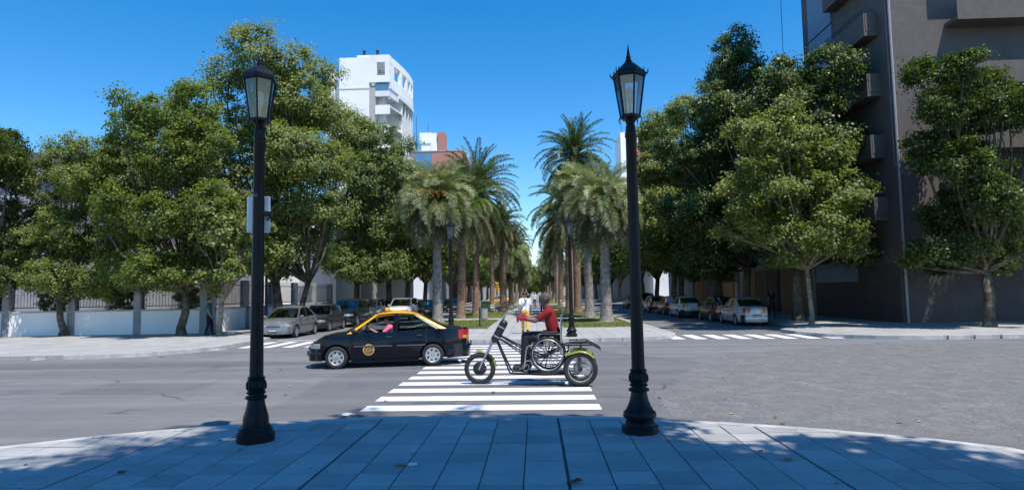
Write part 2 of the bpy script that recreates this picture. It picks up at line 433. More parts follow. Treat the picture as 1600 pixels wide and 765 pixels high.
MT['ochre'] = M('ochre_panel', (.32,.20,.10), .8, var=.2)
MT['shutter'] = M('blue_grey_metal_shutter', (.17,.24,.34), .5, var=.08)
MT['dark_stone'] = M('dark_plinth_stone', (.06,.055,.055), .6, var=.25, scale=2)
MT['win'] = M('window_glass', (.03,.045,.06), .06, var=.2, scale=.5, spec=.8)
MT['win_blue'] = M('blue_window_glass', (.10,.22,.34), .08, var=.15, scale=.4, spec=.8)
MT['frame'] = M('window_frame', (.35,.35,.36), .6)
MT['rail'] = M('iron_railing', (.025,.028,.03), .5)
MT['bench_w'] = M('white_painted_iron', (.78,.78,.76), .5, var=.06)
MT['green_p'] = M('green_painted_metal', (.02,.075,.055), .5)
MT['bin_grey'] = M('grey_mesh_bin', (.30,.29,.28), .6, bump=.5, bscale=60)
MT['paper'] = M('crumpled_paper', (.72,.72,.70), .8)
MT['dry_leaf'] = M('dry_brown_leaf', (.24,.12,.05), .8, rnd=.5)
MT['yellow_leaf'] = M('yellow_fallen_leaf', (.42,.28,.08), .8, rnd=.4)
MT['red_leaf'] = M('red_brown_leaf', (.24,.06,.035), .8)
# ------------------------------------------------------------------ ground, road, pavements
def sheet(name, poly, z, mat, kind='structure', parent=None):
    b = MB(); b.add([(x, y, z) for x, y in poly], [tuple(range(len(poly)))])
    o = b.build(name, mat, parent)
    if kind and parent is None: o['kind'] = kind
    return o
def clip_poly(poly, conv):
    # Sutherland-Hodgman: clip poly by a convex counter-clockwise polygon
    out = list(poly)
    for i in range(len(conv)):
        a, b = conv[i], conv[(i+1) % len(conv)]
        inp, out = out, []
        if not inp: break
        def side(p): return (b[0]-a[0])*(p[1]-a[1])-(b[1]-a[1])*(p[0]-a[0])
        for j in range(len(inp)):
            p, q = inp[j-1], inp[j]; sp, sq = side(p), side(q)
            if (sp >= 0) != (sq >= 0):
                t = sp/(sp-sq); out.append((p[0]+(q[0]-p[0])*t, p[1]+(q[1]-p[1])*t))
            if sq >= 0: out.append(q)
    return out
def area(poly): return .5*sum(poly[i-1][0]*poly[i][1]-poly[i][0]*poly[i-1][1] for i in range(len(poly)))
def inset_conv(poly, d):
    n = len(poly); out = []
    for i in range(n):
        p0, p1, p2 = [Vector(poly[(i+k) % n]) for k in (-1, 0, 1)]
        n1 = Vector((-(p1-p0).y, (p1-p0).x)).normalized(); n2 = Vector((-(p2-p1).y, (p2-p1).x)).normalized()
        m = (n1+n2); m = m/max(.3, m.length_squared)*2
        q = p1+m*d; out.append((q.x, q.y))
    return out
GH = 0.12                                       # pavement height above the road

sheet('ground', [(-3000,-800),(3000,-800),(3000,5000),(-3000,5000)], -.06, MT['ground'])
sheet('road', [(-400,-60),(400,-60),(400,700),(-400,700)], 0.0, MT['asphalt'])
ce = [(60,20.9),(30,21.2),(10,21.0),(5.6,19.0),(3.4,14.9),(2.0,11.3),(1.85,9.0)]; cj = []
for (a0, a1), (c0, c1) in zip(ce, ce[1:]):
    m_ = max(1, int(math.hypot(c0-a0, c1-a1)/.22))
    cj += [(lerp(a0, c0, k/m_)+random.uniform(-.10, .10), lerp(a1, c1, k/m_)+random.uniform(-.10, .10)) for k in range(m_)]
sheet('cobbled_road', [(2.3,-2),(60,-2)]+cj+[(1.85,9.0)], 0.0045, MT['cobble'])

rp = [(-4.7,9.0),(-4.5,11.5),(-4.75,14.5),(-4.4,18.2),(-4.6,22.3),(-2.5,23.4),(1.6,23.2),(2.2,20.0),(4.2,16.8),(3.3,14.7),(2.0,11.2),(1.9,9.0)]
sheet('road_patch', rp[::-1], .003, MT['asphalt2'])
sheet('road_patch', [(-9.6,12.6),(-7.1,12.4),(-7.0,14.0),(-9.5,14.3)], .003, MT['asphalt2'])
sheet('road_patch', [(-16,17.4),(-9.5,17.0),(-5.2,17.9),(-9.5,18.9),(-16,19.0)], .0032, MT['asphalt2'])
# near pavement: rounded end of the median, tile by tile
nose = []
for k in range(25):
    x = -5.7+k*(10.2)/24
    nose.append((x, 9.32-.055*(x+1.1)**2))
outline = [(5.0,7.2),(5.35,6.5),(5.55,5.4),(5.6,-9),(-7.4,-9),(-7.35,5.6),(-7.1,6.7),(-6.6,7.6)]
outline = outline[::-1]
PAVE = (nose+[ (5.0,7.2),(5.35,6.5),(5.55,5.4),(5.6,-9),(-7.4,-9),(-7.35,5.6),(-7.1,6.7),(-6.6,7.55)])[::-1]   # counter-clockwise
assert area(PAVE) > 0
b = MB(); b.prism(inset_conv(PAVE, .04), -.02, GH-.012); pave = b.build('pavement', MT['mortar']); pave['kind'] = 'structure'
# kerb stones along the nose
inner = inset_conv(PAVE, .16)
def kerb_run(parent, outer, inner, z1, mat, step=1):
    n = len(outer)
    for i in range(n):
        a, c, d, e = outer[i], outer[(i+1) % n], inner[(i+1) % n], inner[i]
        L = math.hypot(c[0]-a[0], c[1]-a[1])
        m = max(1, int(round(L/.9)))
        for k in range(m):
            if L > 6 and k > 12: break
            g0, g1 = (k/m)+.004, ((k+1)/m)-.004
            P = lambda p, q, t: (p[0]+(q[0]-p[0])*t, p[1]+(q[1]-p[1])*t)
            poly = [P(a,c,g0), P(a,c,g1), P(e,d,g1), P(e,d,g0)]
            bb = MB(); bb.prism(poly, -.03, z1+random.uniform(-.003, .003))
            bb.build('kerb_stone', mat, parent)
kerb_run(pave, [p for p in PAVE], inner, GH, MT['kerb'])
# tiles
TS = .405; X0 = .27; Y0 = 7.58
tile_me = MB().bevbox(-TS/2+.006, TS/2-.006, -TS/2+.010, TS/2-.010, -.03, 0, .004).mesh('tile', MT['tile'])
tl = []
clipper = inset_conv(PAVE, .17)
for i in range(-22, 16):
    for j in range(-8, 8):
        x0 = X0+i*TS+math.floor(i/6)*.02; y0 = Y0+j*TS+math.floor(j/6)*.02
        cx, cy = x0+TS/2+.004, y0+TS/2+.004
        if cy < 4.6: continue
        q = [(x0+.004,y0+.004),(x0+TS-.004,y0+.004),(x0+TS-.004,y0+TS-.004),(x0+.004,y0+TS-.004)]
        cl = clip_poly(q, clipper)
        if len(cl) < 3 or area(cl) < .004: continue
        vis = abs(cx+.03*cy) < .86*cy
        if not vis: continue
        if area(cl) > .98*area(q):
            o = link('tile', tile_me, pave); o.location = (cx, cy, GH+random.uniform(-.0025, .0025))
            o.rotation_euler = (random.gauss(0, .003), random.gauss(0, .003), 0)
        else:
            bb = MB(); bb.prism(cl, GH-.03, GH+random.uniform(-.002, .002)); o = bb.build('tile', MT['tile'], pave)
        tl.append(o)
# the strip of paving behind the view (one slab)
sheet('rear_paving', [(-7.1,-8.8),(5.3,-8.8),(5.3,4.4),(-7.1,4.4)], GH+.001, MT['sidewalk'])

gut = inset_conv(PAVE, -.75)
sheet('gutter_strip', [p for p in gut], .0062, MT['asphalt2'])
# crosswalk bars, zebra crossings, lane line
def bar(name, poly, z=.008):
    return sheet(name, poly, z, MT['paint'])
cross = empty('zebra_crossing', (0, 0, 0))
tag(cross, 'long white zebra crossing under the trike leading to the palm walk', 'zebra crossing')
for k in range(14):
    y = 10.32+k*.945
    dx = random.uniform(-.03, .03)
    sheet('stripe', [(-2.86+dx, y), (1.0+dx, y-.06), (1.0+dx, y+.44), (-2.86+dx, y+.5)], .009, MT['paint'], parent=cross)
cr = empty('zebra_crossing', (0, 0, 0))
tag(cr, 'short zebra crossing over the shaded right roadway beside the silver sedan', 'zebra crossing')
for k in range(8):
    x = 5.15+k*.80
    sheet('stripe', [(x, 24.6-.10*k), (x+.46, 24.55-.10*k), (x+.46, 27.0-.10*k), (x, 27.0-.10*k)], .009, MT['paint'], parent=cr)
clz = empty('zebra_crossing', (0, 0, 0))
tag(clz, 'short zebra crossing over the left roadway in front of the silver hatchback', 'zebra crossing')
for k in range(6):
    x = -11.05+k*.82
    sheet('stripe', [(x, 23.4), (x+.42, 23.35), (x+.42, 26.2), (x, 26.2)], .009, MT['paint'], parent=clz)
sheet('stop_line', [(-11.0,26.9),(-7.0,26.7),(-7.0,26.95),(-11.0,27.15)], .008, MT['paint'])
sheet('road_edge_line', [(-16,20.0),(-12.4,21.5),(-11.35,23.0),(-11.2,23.0),(-12.3,21.3),(-16,19.8)], .008, MT['paint'])

# far median with rounded nose, path, lawns
def arc(cx, cy, r, a0, a1, n=8): return [(cx+r*math.cos(R(lerp(a0, a1, k/n))), cy+r*math.sin(R(lerp(a0, a1, k/n)))) for k in range(n+1)]
def block(name, poly, z, mat, kerbmat, stone=True, kw=.16):
    b = MB(); b.prism(inset_conv(poly, kw*.5), -.03, z-.003); o = b.build(name, mat); o['kind'] = 'structure'
    kb = MB(); inn = inset_conv(poly, kw); n = len(poly)
    return o, inn
MED = [(5.6,300),(-7.0,300)]+arc(-4.6,26.6,2.4,180,270,8)+arc(3.2,26.6,2.4,270,360,8)
med, inn = block('median_path', MED, .125, MT['sidewalk'], MT['kerb'])
kerb_run(med, MED, inn, .13, MT['kerb'])
med['kind'] = 'structure'
def lawn(name, poly):
    b = MB(); b.prism(poly, .10, .128); o = b.build(name, MT['lawn']); o['kind'] = 'structure'
    e = MB()
    n = len(poly)
    for i in range(n):
        a, c = poly[i], poly[(i+1) % n]
        e.obox((a[0],a[1],.125), (c[0],c[1],.125), .09, .05)
    e.build('lawn_edging', MT['kerb'], o)
    return o
lawns = []
for (y0, y1) in ((31.4, 42.0), (44.6, 62), (64.5, 84), (98, 140), (143, 200), (203, 290)):
    lawns.append(('L', lawn('lawn', [(-6.5,y0),(-2.4,y0),(-2.4,y1),(-6.5,y1)]), -6.5, -2.4, y0, y1))
    lawns.append(('R', lawn('lawn', [(1.25,y0-.3),(5.1,y0-.3),(5.1,y1),(1.25,y1)]), 1.25, 5.1, y0-.3, y1))
# next cross street: asphalt strip across the median
sheet('cross_street', [(-60,86),(60,86),(60,96),(-60,96)], .136, MT['asphalt'])

# grass blades (uncountable)
def blades():
    pts = []
    for (_, _, x0, x1, y0, y1) in lawns:
        if y0 > 70: continue
        n = int((x1-x0)*(y1-y0)*(190 if y0 < 40 else 90))
        p = np.stack([RNG.uniform(x0, x1, n), RNG.uniform(y0, y1, n)], 1); pts.append(p)
    P = np.concatenate(pts); n = len(P)
    h = RNG.uniform(.03, .09, n); a = RNG.uniform(0, 2*PI, n); w = RNG.uniform(.008, .02, n)
    d = np.stack([np.cos(a), np.sin(a)], 1); lean = RNG.normal(0, .03, (n, 2))
    V = np.zeros((n, 3, 3)); V[:,0,:2] = P-d*w[:,None]; V[:,1,:2] = P+d*w[:,None]; V[:,2,:2] = P+lean
    V[:,0,2] = V[:,1,2] = .125; V[:,2,2] = .125+h
    me = np_mesh('grass_blades', V.reshape(-1, 3), np.arange(n*3).reshape(n, 3), MT['grass_blade'])
    o = link('grass_blades', me); tag(o, 'short patchy grass growing on the median lawns', 'grass', kind='stuff')
MT['grass_blade'] = mat_leaf('grass_blade', [(.12,.165,.04), (.17,.21,.055), (.26,.25,.10), (.32,.28,.14)], .3, .6)
blades()

# side pavements
SL = [(-12.75,300),(-60,300),(-60,31.0)] + [(-60,19.9)] + arc(-15.0,23.5,3.6,270,360,8) + [(-11.4,27.2),(-12.75,28.4)]
swl, inn = block('sidewalk_left', SL, .13, MT['sidewalk'], MT['kerb'])
kerb_run(swl, SL, inn, .135, MT['kerb'])
SR = [(60,300),(12.1,300),(12.1,29.4),(10.4,28.0)] + arc(14.0,26.4,3.6,180,270,8) + [(60,22.8)]
swr, inn = block('sidewalk_right', SR, .13, MT['sidewalk'], MT['kerb'])
kerb_run(swr, SR, inn, .135, MT['kerb'])
# ------------------------------------------------------------------ broadleaf trees
ORD = ('first', 'second', 'third', 'fourth', 'fifth', 'sixth', 'seventh', 'eighth', 'ninth', 'tenth')
def rot_from_normals(Nr, spin):
    # orthonormal frames for leaf planes
    a = np.where(np.abs(Nr[:, 2:3]) < .9, np.array([[0, 0, 1.]]), np.array([[1., 0, 0]]))
    u = np.cross(Nr, a); u /= np.linalg.norm(u, axis=1, keepdims=True)
    v = np.cross(Nr, u)
    c, s = np.cos(spin)[:, None], np.sin(spin)[:, None]
    return u*c+v*s, -u*s+v*c
def leaves_mesh(name, P, Nr, size, mat, rng):
    n = len(P)
    Nr = Nr/np.linalg.norm(Nr, axis=1, keepdims=True)
    u, v = rot_from_normals(Nr, rng.uniform(0, 2*PI, n))
    s = size[:, None]
    w = rng.uniform(.36, .52, n)[:, None]
    fold = rng.uniform(.05, .22, n)[:, None]
    V = np.empty((n, 4, 3))
    V[:, 0] = P-u*s*.5; V[:, 1] = P+v*s*w+Nr*s*fold-u*s*.05; V[:, 2] = P+u*s*.55-Nr*s*fold*.5; V[:, 3] = P-v*s*w+Nr*s*fold-u*s*.05
    F = np.arange(n*4).reshape(n, 4)
    F = np.concatenate([F[:, [0, 1, 2]], F[:, [0, 2, 3]]])
    return np_mesh(name, V.reshape(-1, 3), F, mat)
# crown clumps measured for the individual trees: (offset along x, height, radius) in metres
LOBES = {
    'big': [(-0.95, 15.25, 1.32), (0.5, 15.0, 1.21), (-2.46, 13.73, 1.21), (-0.59, 12.8, 1.61), (1.43, 12.75, 1.38), (2.58, 11.65, 0.92), (-3.25, 11.58, 1.26), (-3.65, 9.18, 1.32), (-0.95, 9.56, 1.9), (1.43, 9.33, 1.66), (-2.39, 6.71, 1.44), (0.13, 6.31, 1.61), (2.15, 6.8, 1.29), (-0.59, 3.98, 1.09), (-1.85, 4.18, 0.97), (-4.19, 6.92, 0.92), (0.71, 4.31, 0.97)],
    'big2': [(0.2, 14.69, 1.44), (2.1, 13.51, 1.28), (-0.9, 12.21, 1.67), (1.6, 10.67, 1.76), (3.2, 11.49, 1.03), (-0.4, 8.2, 1.92), (2.1, 7.16, 1.76), (0.6, 4.18, 1.51), (3.0, 4.14, 1.19), (3.7, 8.13, 0.96), (-1.4, 4.97, 1.35)],
    'tall': [(-0.21, 17.39, 1.0), (-0.5, 15.44, 1.39), (-2.17, 13.18, 1.39), (0.91, 14.37, 1.39), (-0.42, 11.69, 1.86), (-2.92, 10.49, 1.53), (1.04, 9.17, 1.86), (-1.67, 7.34, 1.86), (0.41, 5.23, 1.66), (-3.33, 6.33, 1.39), (-2.5, 4.03, 1.19)],
    'round': [(-1.83, 15.28, 1.55), (-0.1, 16.16, 1.29), (-2.48, 11.89, 1.55), (0.22, 12.0, 1.81), (-1.83, 8.26, 1.81), (0.98, 7.67, 1.64), (-2.64, 5.03, 1.38), (-0.21, 4.45, 1.46)],
    'tall2': [(-0.54, 13.0, 1.06), (-1.37, 11.34, 1.17), (0.44, 11.07, 1.17), (1.55, 12.96, 1.17), (1.9, 9.47, 1.17), (0.09, 8.29, 1.34), (-0.95, 6.22, 1.34), (1.55, 6.17, 1.34), (-0.19, 4.12, 1.0), (2.18, 3.73, 0.94)],
    'young': [(-1.38, 9.92, 0.66), (-2.2, 8.51, 1.02), (-0.47, 8.78, 1.06), (0.99, 7.84, 0.81), (-2.72, 6.45, 1.12), (-0.77, 6.47, 1.17), (1.05, 5.83, 0.92), (-3.33, 5.09, 0.77), (-1.75, 4.45, 0.97), (0.02, 4.21, 1.02), (1.36, 3.79, 0.71), (-1.08, 3.14, 0.56)],
    'sapling': [(-0.13, 5.83, 0.6), (0.46, 4.71, 0.84), (-0.77, 4.43, 0.6), (1.34, 4.1, 0.6), (-0.13, 3.05, 0.71), (0.99, 3.03, 0.51), (-0.83, 2.85, 0.42), (1.72, 5.21, 0.42)],
}
def limb(b, a, c, r0, r1, rng, n=6, sag=.25, wob=.18, sides=7):
    a = np.array(a, float); c = np.array(c, float); L = np.linalg.norm(c-a)
    pts = []; rs = []
    off = rng.normal(0, wob*L*.35, 3); off[2] = abs(off[2])*.5-sag*L*.15
    for k in range(n+1):
        t = k/n
        p = a+(c-a)*t+off*math.sin(PI*t)+rng.normal(0, .02*L/n, 3)*(0 < k < n)
        pts.append(tuple(p)); rs.append(r0+(r1-r0)*t**.8)
    b.tube(pts, rs, sides)
    return pts
def broadleaf(seed, H, Rx, base, n_leaf, trunk_r, leafmat, barkmat, fork=3.0, lobes=14, leaf=(.15, .25), top_pull=.0, lean=(0, 0), trunks=1, clump=.42, shell=.62, shape=None, lobes3=None):
    """returns (wood mesh, leaf mesh)"""
    rng = np.random.default_rng(seed)
    zc, rz = (base+H)/2, (H-base)/2
    C = []
    if lobes3:
        C = [(np.array(p, float), r) for p, r in lobes3]; lobes = 0
    if shape:
        for (x, z, r) in LOBES[shape]:
            C.append((np.array([x, rng.uniform(-1.6, -.3)*Rx*.45, z]), r)); C.append((np.array([x*.92+rng.normal(0, .3), rng.uniform(.3, 1.6)*Rx*.45, z+rng.normal(0, .3)]), r*rng.uniform(.8, .98)))
            C.append((np.array([x+rng.normal(0, r*.9), rng.uniform(-1, 1)*Rx*.5, z+rng.normal(0, r*.8)]), r*.42))
        lobes = 0
    # lobe centres over the crown's volume, larger in the middle
    tries = 0
    while len(C) < lobes and tries < 4000:
        tries += 1
        d = rng.normal(0, 1, 3); d /= np.linalg.norm(d)
        q = rng.uniform(.35, .78)
        p = np.array([d[0]*Rx*q, d[1]*Rx*q, zc+d[2]*rz*q])
        tz = (p[2]-base)/(H-base)
        prof = max(.15 if tz > .5 else .62, math.sin(PI*min(1, max(0, tz))**(.75+top_pull))**.65)
        if math.hypot(p[0], p[1]) > Rx*.74*prof: continue
        r = Rx*rng.uniform(.20, .38)*(.75+.45*prof)*(1-.25*abs(tz-.45))
        if any(np.linalg.norm(p-c) < .66*(r+cr)*.8 for c, cr in C): continue
        C.append((p, r))
    if not (shape or lobes3): C.append((np.array([0, 0, H-Rx*.36]), Rx*.36)); C.append((np.array([0, 0, zc]), Rx*.5))
    vol = np.array([r**2 for _, r in C]); vol /= vol.sum()
    P = []; Nn = []
    for (p, r), f in zip(C, vol):
        m = int(n_leaf*f); nc = max(6, int(r*r*26))
        dd = rng.normal(0, 1, (nc, 3)); dd /= np.linalg.norm(dd, axis=1, keepdims=True)
        rr = r*rng.uniform(shell, 1.06, nc); out_ = rng.uniform(0, 1, nc) < .14; rr[out_] *= rng.uniform(1.1, 1.38, out_.sum())
        cc = p+dd*rr[:, None]*np.array([1, 1, .92])
        keep = rng.uniform(0, 1, nc) > .25
        cc, dd = cc[keep], dd[keep]
        idx = rng.integers(0, len(cc), m)
        sp = clump*rng.uniform(.5, 1.1, len(cc))
        q = cc[idx]+rng.normal(0, 1, (m, 3))*sp[idx][:, None]*np.array([1, 1, .7])
        nn = dd[idx]*.6+np.array(TO_SUN)*.8+rng.normal(0, .45, (m, 3))
        P.append(q); Nn.append(nn)
    P = np.concatenate(P); Nn = np.concatenate(Nn)
    P[:, 0] += lean[0]*(P[:, 2]/H)**1.5; P[:, 1] += lean[1]*(P[:, 2]/H)**1.5
    P[:, 2] = np.maximum(P[:, 2], base*.82)
    lm = leaves_mesh('crown', P, Nn, rng.uniform(leaf[0], leaf[1], len(P)), leafmat, rng)
    b = MB()
    for t in range(trunks):
        off = np.array([0, 0, 0.]) if trunks == 1 else np.array([(t-(trunks-1)/2)*.8, rng.normal(0, .3), 0])
        tr = trunk_r*(1 if t == 0 else .7)
        fk = np.array([off[0]*1.6+rng.normal(0, .15), off[1]+rng.normal(0, .15), fork])
        b.tube([tuple(off+np.array([0, 0, -.15])), tuple(off+np.array([0, 0, .12])), tuple(off+np.array([.02, 0, .5])), tuple((off+fk)/2+np.array([rng.normal(0, .06), rng.normal(0, .06), 0])), tuple(fk)],
               [tr*1.55, tr*1.3, tr*1.02, tr*.92, tr*.85], 12)
        for k, (p, r) in enumerate(C):
            if k % trunks != t: continue
            e = p.copy(); e[0] += lean[0]*(e[2]/H)**1.5; e[1] += lean[1]*(e[2]/H)**1.5
            pts = limb(b, fk+np.array([0, 0, -.1]), e, tr*.52, tr*.12, rng, 6)
            for _ in range(3):
                d = rng.normal(0, 1, 3); d /= np.linalg.norm(d); d[2] = abs(d[2])*.6
                limb(b, pts[rng.integers(3, 7)], e+d*r*.85, tr*.14, .012, rng, 4, sides=5)
    wm = b.mesh('trunk', barkmat, smooth=True)
    return wm, lm
TREES = {}
def tree_kind(key, *a, **k): TREES[key] = broadleaf(*a, **k)
tree_kind('big', 3, 17.4, 4.4, 2.6, 125000, .25, MT['leaf'], MT['bark'], fork=2.6, leaf=(.09, .17), clump=.30, trunks=2, shape='big')
tree_kind('big2', 8, 16.8, 4.4, 2.4, 95000, .26, MT['leaf'], MT['bark'], fork=2.8, leaf=(.11, .19), clump=.32, shape='big2')
tree_kind('tall', 15, 18.8, 4.2, 2.8, 105000, .26, MT['leaf_shaded'], MT['bark'], fork=3.2, leaf=(.10, .19), clump=.32, shape='tall')
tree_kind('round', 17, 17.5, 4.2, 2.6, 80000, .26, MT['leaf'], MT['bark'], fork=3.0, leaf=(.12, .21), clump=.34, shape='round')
tree_kind('tall2', 21, 16.5, 4.2, 2.6, 85000, .26, MT['leaf_shaded'], MT['bark'], fork=3.0, leaf=(.10, .18), clump=.30, shape='tall2')
tree_kind('young', 33, 11.6, 3.4, 2.7, 50000, .11, MT['leaf_fresh'], MT['bark_young'], fork=2.7, leaf=(.09, .17), clump=.25, shape='young')
tree_kind('sapling', 41, 6.8, 2.0, 1.6, 12000, .11, MT['leaf_fresh'], MT['bark_young'], fork=1.6, leaf=(.11, .19), clump=.22, shape='sapling')
tree_kind('far', 52, 14.0, 4.6, 2.2, 15000, .28, MT['leaf'], MT['bark'], fork=3.0, lobes=16, leaf=(.26, .42), clump=.5)
tree_kind('far2', 58, 14.8, 4.5, 2.2, 15000, .28, MT['leaf_shaded'], MT['bark'], fork=3.0, lobes=16, leaf=(.26, .42), clump=.5)
SHX, SHY = -TO_SUN.x/TO_SUN.z, -TO_SUN.y/TO_SUN.z       # shadow offset per metre of height
def canopy_lobes():  # crown of the unseen near tree, clumps placed where their shadows should land
    rg = np.random.default_rng(9); out = []
    tx, ty, zc = 3.6, -2.2, 12.6
    rows = [(9.05, -2.6, .9, .75, .42), (8.45, -3.0, 1.0, 1.0, .66), (7.5, -3.4, 1.7, 1.1, .85), (6.3, -4.4, 3.4, 1.3, 1.0), (5.0, -7.2, 6.0, 1.4, 1.15), (3.7, -7.0, 6.0, 1.5, 1.2)]
    for gy, x0, x1, st, r in rows:
        x = x0
        while x <= x1:
            gx, g2 = x+rg.normal(0, .12), gy+rg.normal(0, .12); z = zc+rg.uniform(-.9, .9)
            out.append(((gx-SHX*z-tx, g2-SHY*z-ty, z), r*rg.uniform(.9, 1.1))); x += st
    return out
tree_kind('canopy', 66, 14.5, 5.6, 10, 44000, .30, MT['leaf'], MT['bark'], fork=6.5, leaf=(.16, .27), clump=.30, shell=.15, lobes3=canopy_lobes())
def tree(key, x, y, rz, sc, label, group, z=.12, sz=None, name='plane_tree'):
    o = empty(name, (x, y, z), rz); o.scale = (sc, sc, sz or sc)
    tag(o, label, 'tree', group)
    w, l = TREES[key]
    link('trunk', w, o); link('crown', l, o)
    return o
GL, GR = 'street trees along the left pavement', 'street trees along the right pavement'
tree('big', -14.1, 36, 0, 1.0, 'tallest broadleaf street tree on the left, rising behind the left lamp', GL)
tree('big2', -14.0, 50, 0, 1.0, 'broad tree in front of the white tower, second tall one behind the left lamp', GL)
tree('sapling', -14.7, 29.3, 0, 1.0, 'small young tree beside the white garden wall behind the left lamp post', GL)
tree('big2', -17.0, 30.2, 3.9, .76, 'leafy tree left of the small young tree, over the white garden wall', GL)
for k, (y, kk, rz, s) in enumerate(((59, 'far', .3, 1.0), (68, 'far2', 1.9, 1.0), (78, 'far', 3.1, 1.05))):
    tree(kk, -13.6, y, rz, s, ['green street tree behind the leftmost pindo palm, nearest of the far left row', 'green street tree deep in the left row, beyond the near far-row tree', 'green street tree in the left row just before the next cross street'][k], GL)
for k, y in enumerate((101, 113, 126, 140, 156, 174, 195, 220, 250)):
    tree(('far', 'far2')[k % 2], -13.4, y, k*1.3, 1.0, ORD[k]+' distant street tree beyond the cross street on the left side', 'distant street trees, left row')
tree('young', 12.75, 30.4, 0, 1.0, 'slender young tree with bright sunlit leaves at the right corner pavement', GR)
tree('tall2', 13.9, 34.8, 0, 1.0, 'dark shaded tree just behind the slender young tree at right', GR)
tree('tall', 13.4, 41.6, 0, 1.0, 'tallest broadleaf tree on the right, its top highest against the sky', GR)
tree('round', 12.2, 54, 0, 1.0, 'rounded leafy tree right of the right lamp, behind the pindo palm', GR)
for k, (y, kk, rz, s) in enumerate(((47.5, 'tall2', 2.7, .85), (63, 'far2', .4, 1.05), (72, 'far', 2.2, 1.0), (81, 'far2', 3.3, 1.0))):
    tree(kk, 13.4, y, rz, s, ['shaded street tree over the white parked sedan at right', 'shaded street tree beyond the white parked sedan at right', 'green street tree deep in the right row behind the palms', 'last right row street tree before the next cross street'][k], GR)
for k, y in enumerate((101, 113, 126, 140, 156, 174, 195, 220, 250)):
    tree(('far2', 'far')[k % 2], 13.0, y, k*1.7, 1.0, ORD[k]+' distant street tree beyond the cross street on the right side', 'distant street trees, right row')
for k, x in enumerate((-9, -6, -3, 0, 3, 6, 9)):
    tree(('far', 'far2')[k % 2], x, 292+4*(k % 2), k*2.1, 1.1, ORD[k]+' green tree from the left closing the far end of the avenue', 'trees at the end of the avenue', z=-2.0)
# along the far pavement of the cross street, outside the photograph's sides
tree('tall2', 18.6, 27.2, 2.4, .78, 'dark leafy tree before the corner apartment block at far right', 'trees along the cross street')
tree('tall2', 25.4, 27.2, 4.0, .82, 'dark leafy tree at the very right edge before the apartment block', 'trees along the cross street')
tree('tall2', -27.0, 30.0, 2.9, .74, 'dark leafy tree at the far left over the garden wall', 'trees along the cross street')
tree('big2', -23.4, 31.0, 1.2, .62, 'mid-sized leafy tree between the dark far left tree and the wall corner tree', 'trees along the cross street')
# trees that stand beside the viewer and shade the near pavement
tree('canopy', 3.6, -2.2, 0, 1.0, 'spreading tree beside the viewpoint shading the near pavement', 'trees on the near median', z=GH)

# ------------------------------------------------------------------ palms
def frond_mesh(name, mat, rng, L=3.1, el=60, curve=95, pairs=44, leaf_l=.42, leaf_w=.028, droop=.25, vee=35, stem=.028, twist=0, base_bare=.10):
    """one pinnate leaf growing from the origin along +x, rising at `el` degrees and bending down by `curve` degrees"""
    n = 22; pts = []; ang = R(el); p = np.zeros(3); st = L/n; tan = []
    for k in range(n+1):
        t = k/n; a = ang-R(curve)*t**1.35
        tan.append(np.array([math.cos(a), 0, math.sin(a)]))
        pts.append(p.copy()); p = p+tan[-1]*st
    pts = np.array(pts); tan = np.array(tan)
    V = []; F = []
    for k in range(n+1):       # triangular rachis
        r = stem*(1-.85*k/n); up = np.array([-tan[k][2], 0, tan[k][0]])
        V += [pts[k]+np.array([0, r, 0]), pts[k]-np.array([0, r, 0]), pts[k]+up*r*.9]
        if k:
            a, c = 3*(k-1), 3*k
            for i in range(3):
                j = (i+1) % 3; F += [(a+i, a+j, c+j), (a+i, c+j, c+i)]
    for i in range(pairs):
        t = base_bare+(1-base_bare)*(i+.5)/pairs; f = t*n; k = min(n-1, int(f)); w = f-k
        q = pts[k]*(1-w)+pts[k+1]*w; T = tan[k]; up = np.array([-T[2], 0, T[0]])
        ll = leaf_l*(math.sin(PI*min(1, .12+.88*t)**.8)**.5*.9+.12)*rng.uniform(.85, 1.12)
        for sd in (-1, 1):
            va = R(vee+rng.normal(0, 8)); fa = R(rng.normal(42, 7)-20*t)
            out = np.array([0, sd, 0.])*math.cos(va)+up*math.sin(va)
            d = out*math.cos(PI/2-fa if False else fa)+T*math.sin(fa)
            d /= np.linalg.norm(d)
            wd = T*leaf_w*rng.uniform(.8, 1.2)
            tip = q+d*ll+np.array([0, 0, -droop*ll*rng.uniform(.6, 1.3)]); mid = q+d*ll*.5+np.array([0, 0, -droop*ll*.12])
            b0 = len(V); V += [q-wd*.35, mid+wd, tip, mid-wd]; F += [(b0, b0+1, b0+2), (b0, b0+2, b0+3)]
    return np_mesh(name, np.array(V), np.array(F), mat)
# classes by age: elevation at the base and bend
RP = np.random.default_rng(5)
DATE = {}; PINDO = {}
for ci, (el, cv, m, dr) in enumerate(((84, 42, 'date', .08), (66, 66, 'date', .1), (48, 84, 'date', .12), (28, 92, 'date', .15), (6, 86, 'date', .2), (-22, 62, 'date_old', .25), (-48, 36, 'date_old', .3), (58, 74, 'date_fresh', .12), (22, 98, 'date_fresh', .2))):
    DATE[ci] = [frond_mesh('frond', MT[m], RP, 3.3, el, cv, 54, .44, .029, dr, 34) for _ in range(2)]
for ci, (el, cv, m, dr) in enumerate(((82, 78, 'pindo', .10), (68, 104, 'pindo', .12), (50, 122, 'pindo', .16), (28, 118, 'pindo', .22), (4, 100, 'pindo', .3), (-24, 70, 'pindo_old', .4), (-50, 40, 'pindo_old', .5))):
    PINDO[ci] = [frond_mesh('frond', MT[m], RP, 3.25, el, cv, 62, .80, .022, dr, 30, .024) for _ in range(2)]
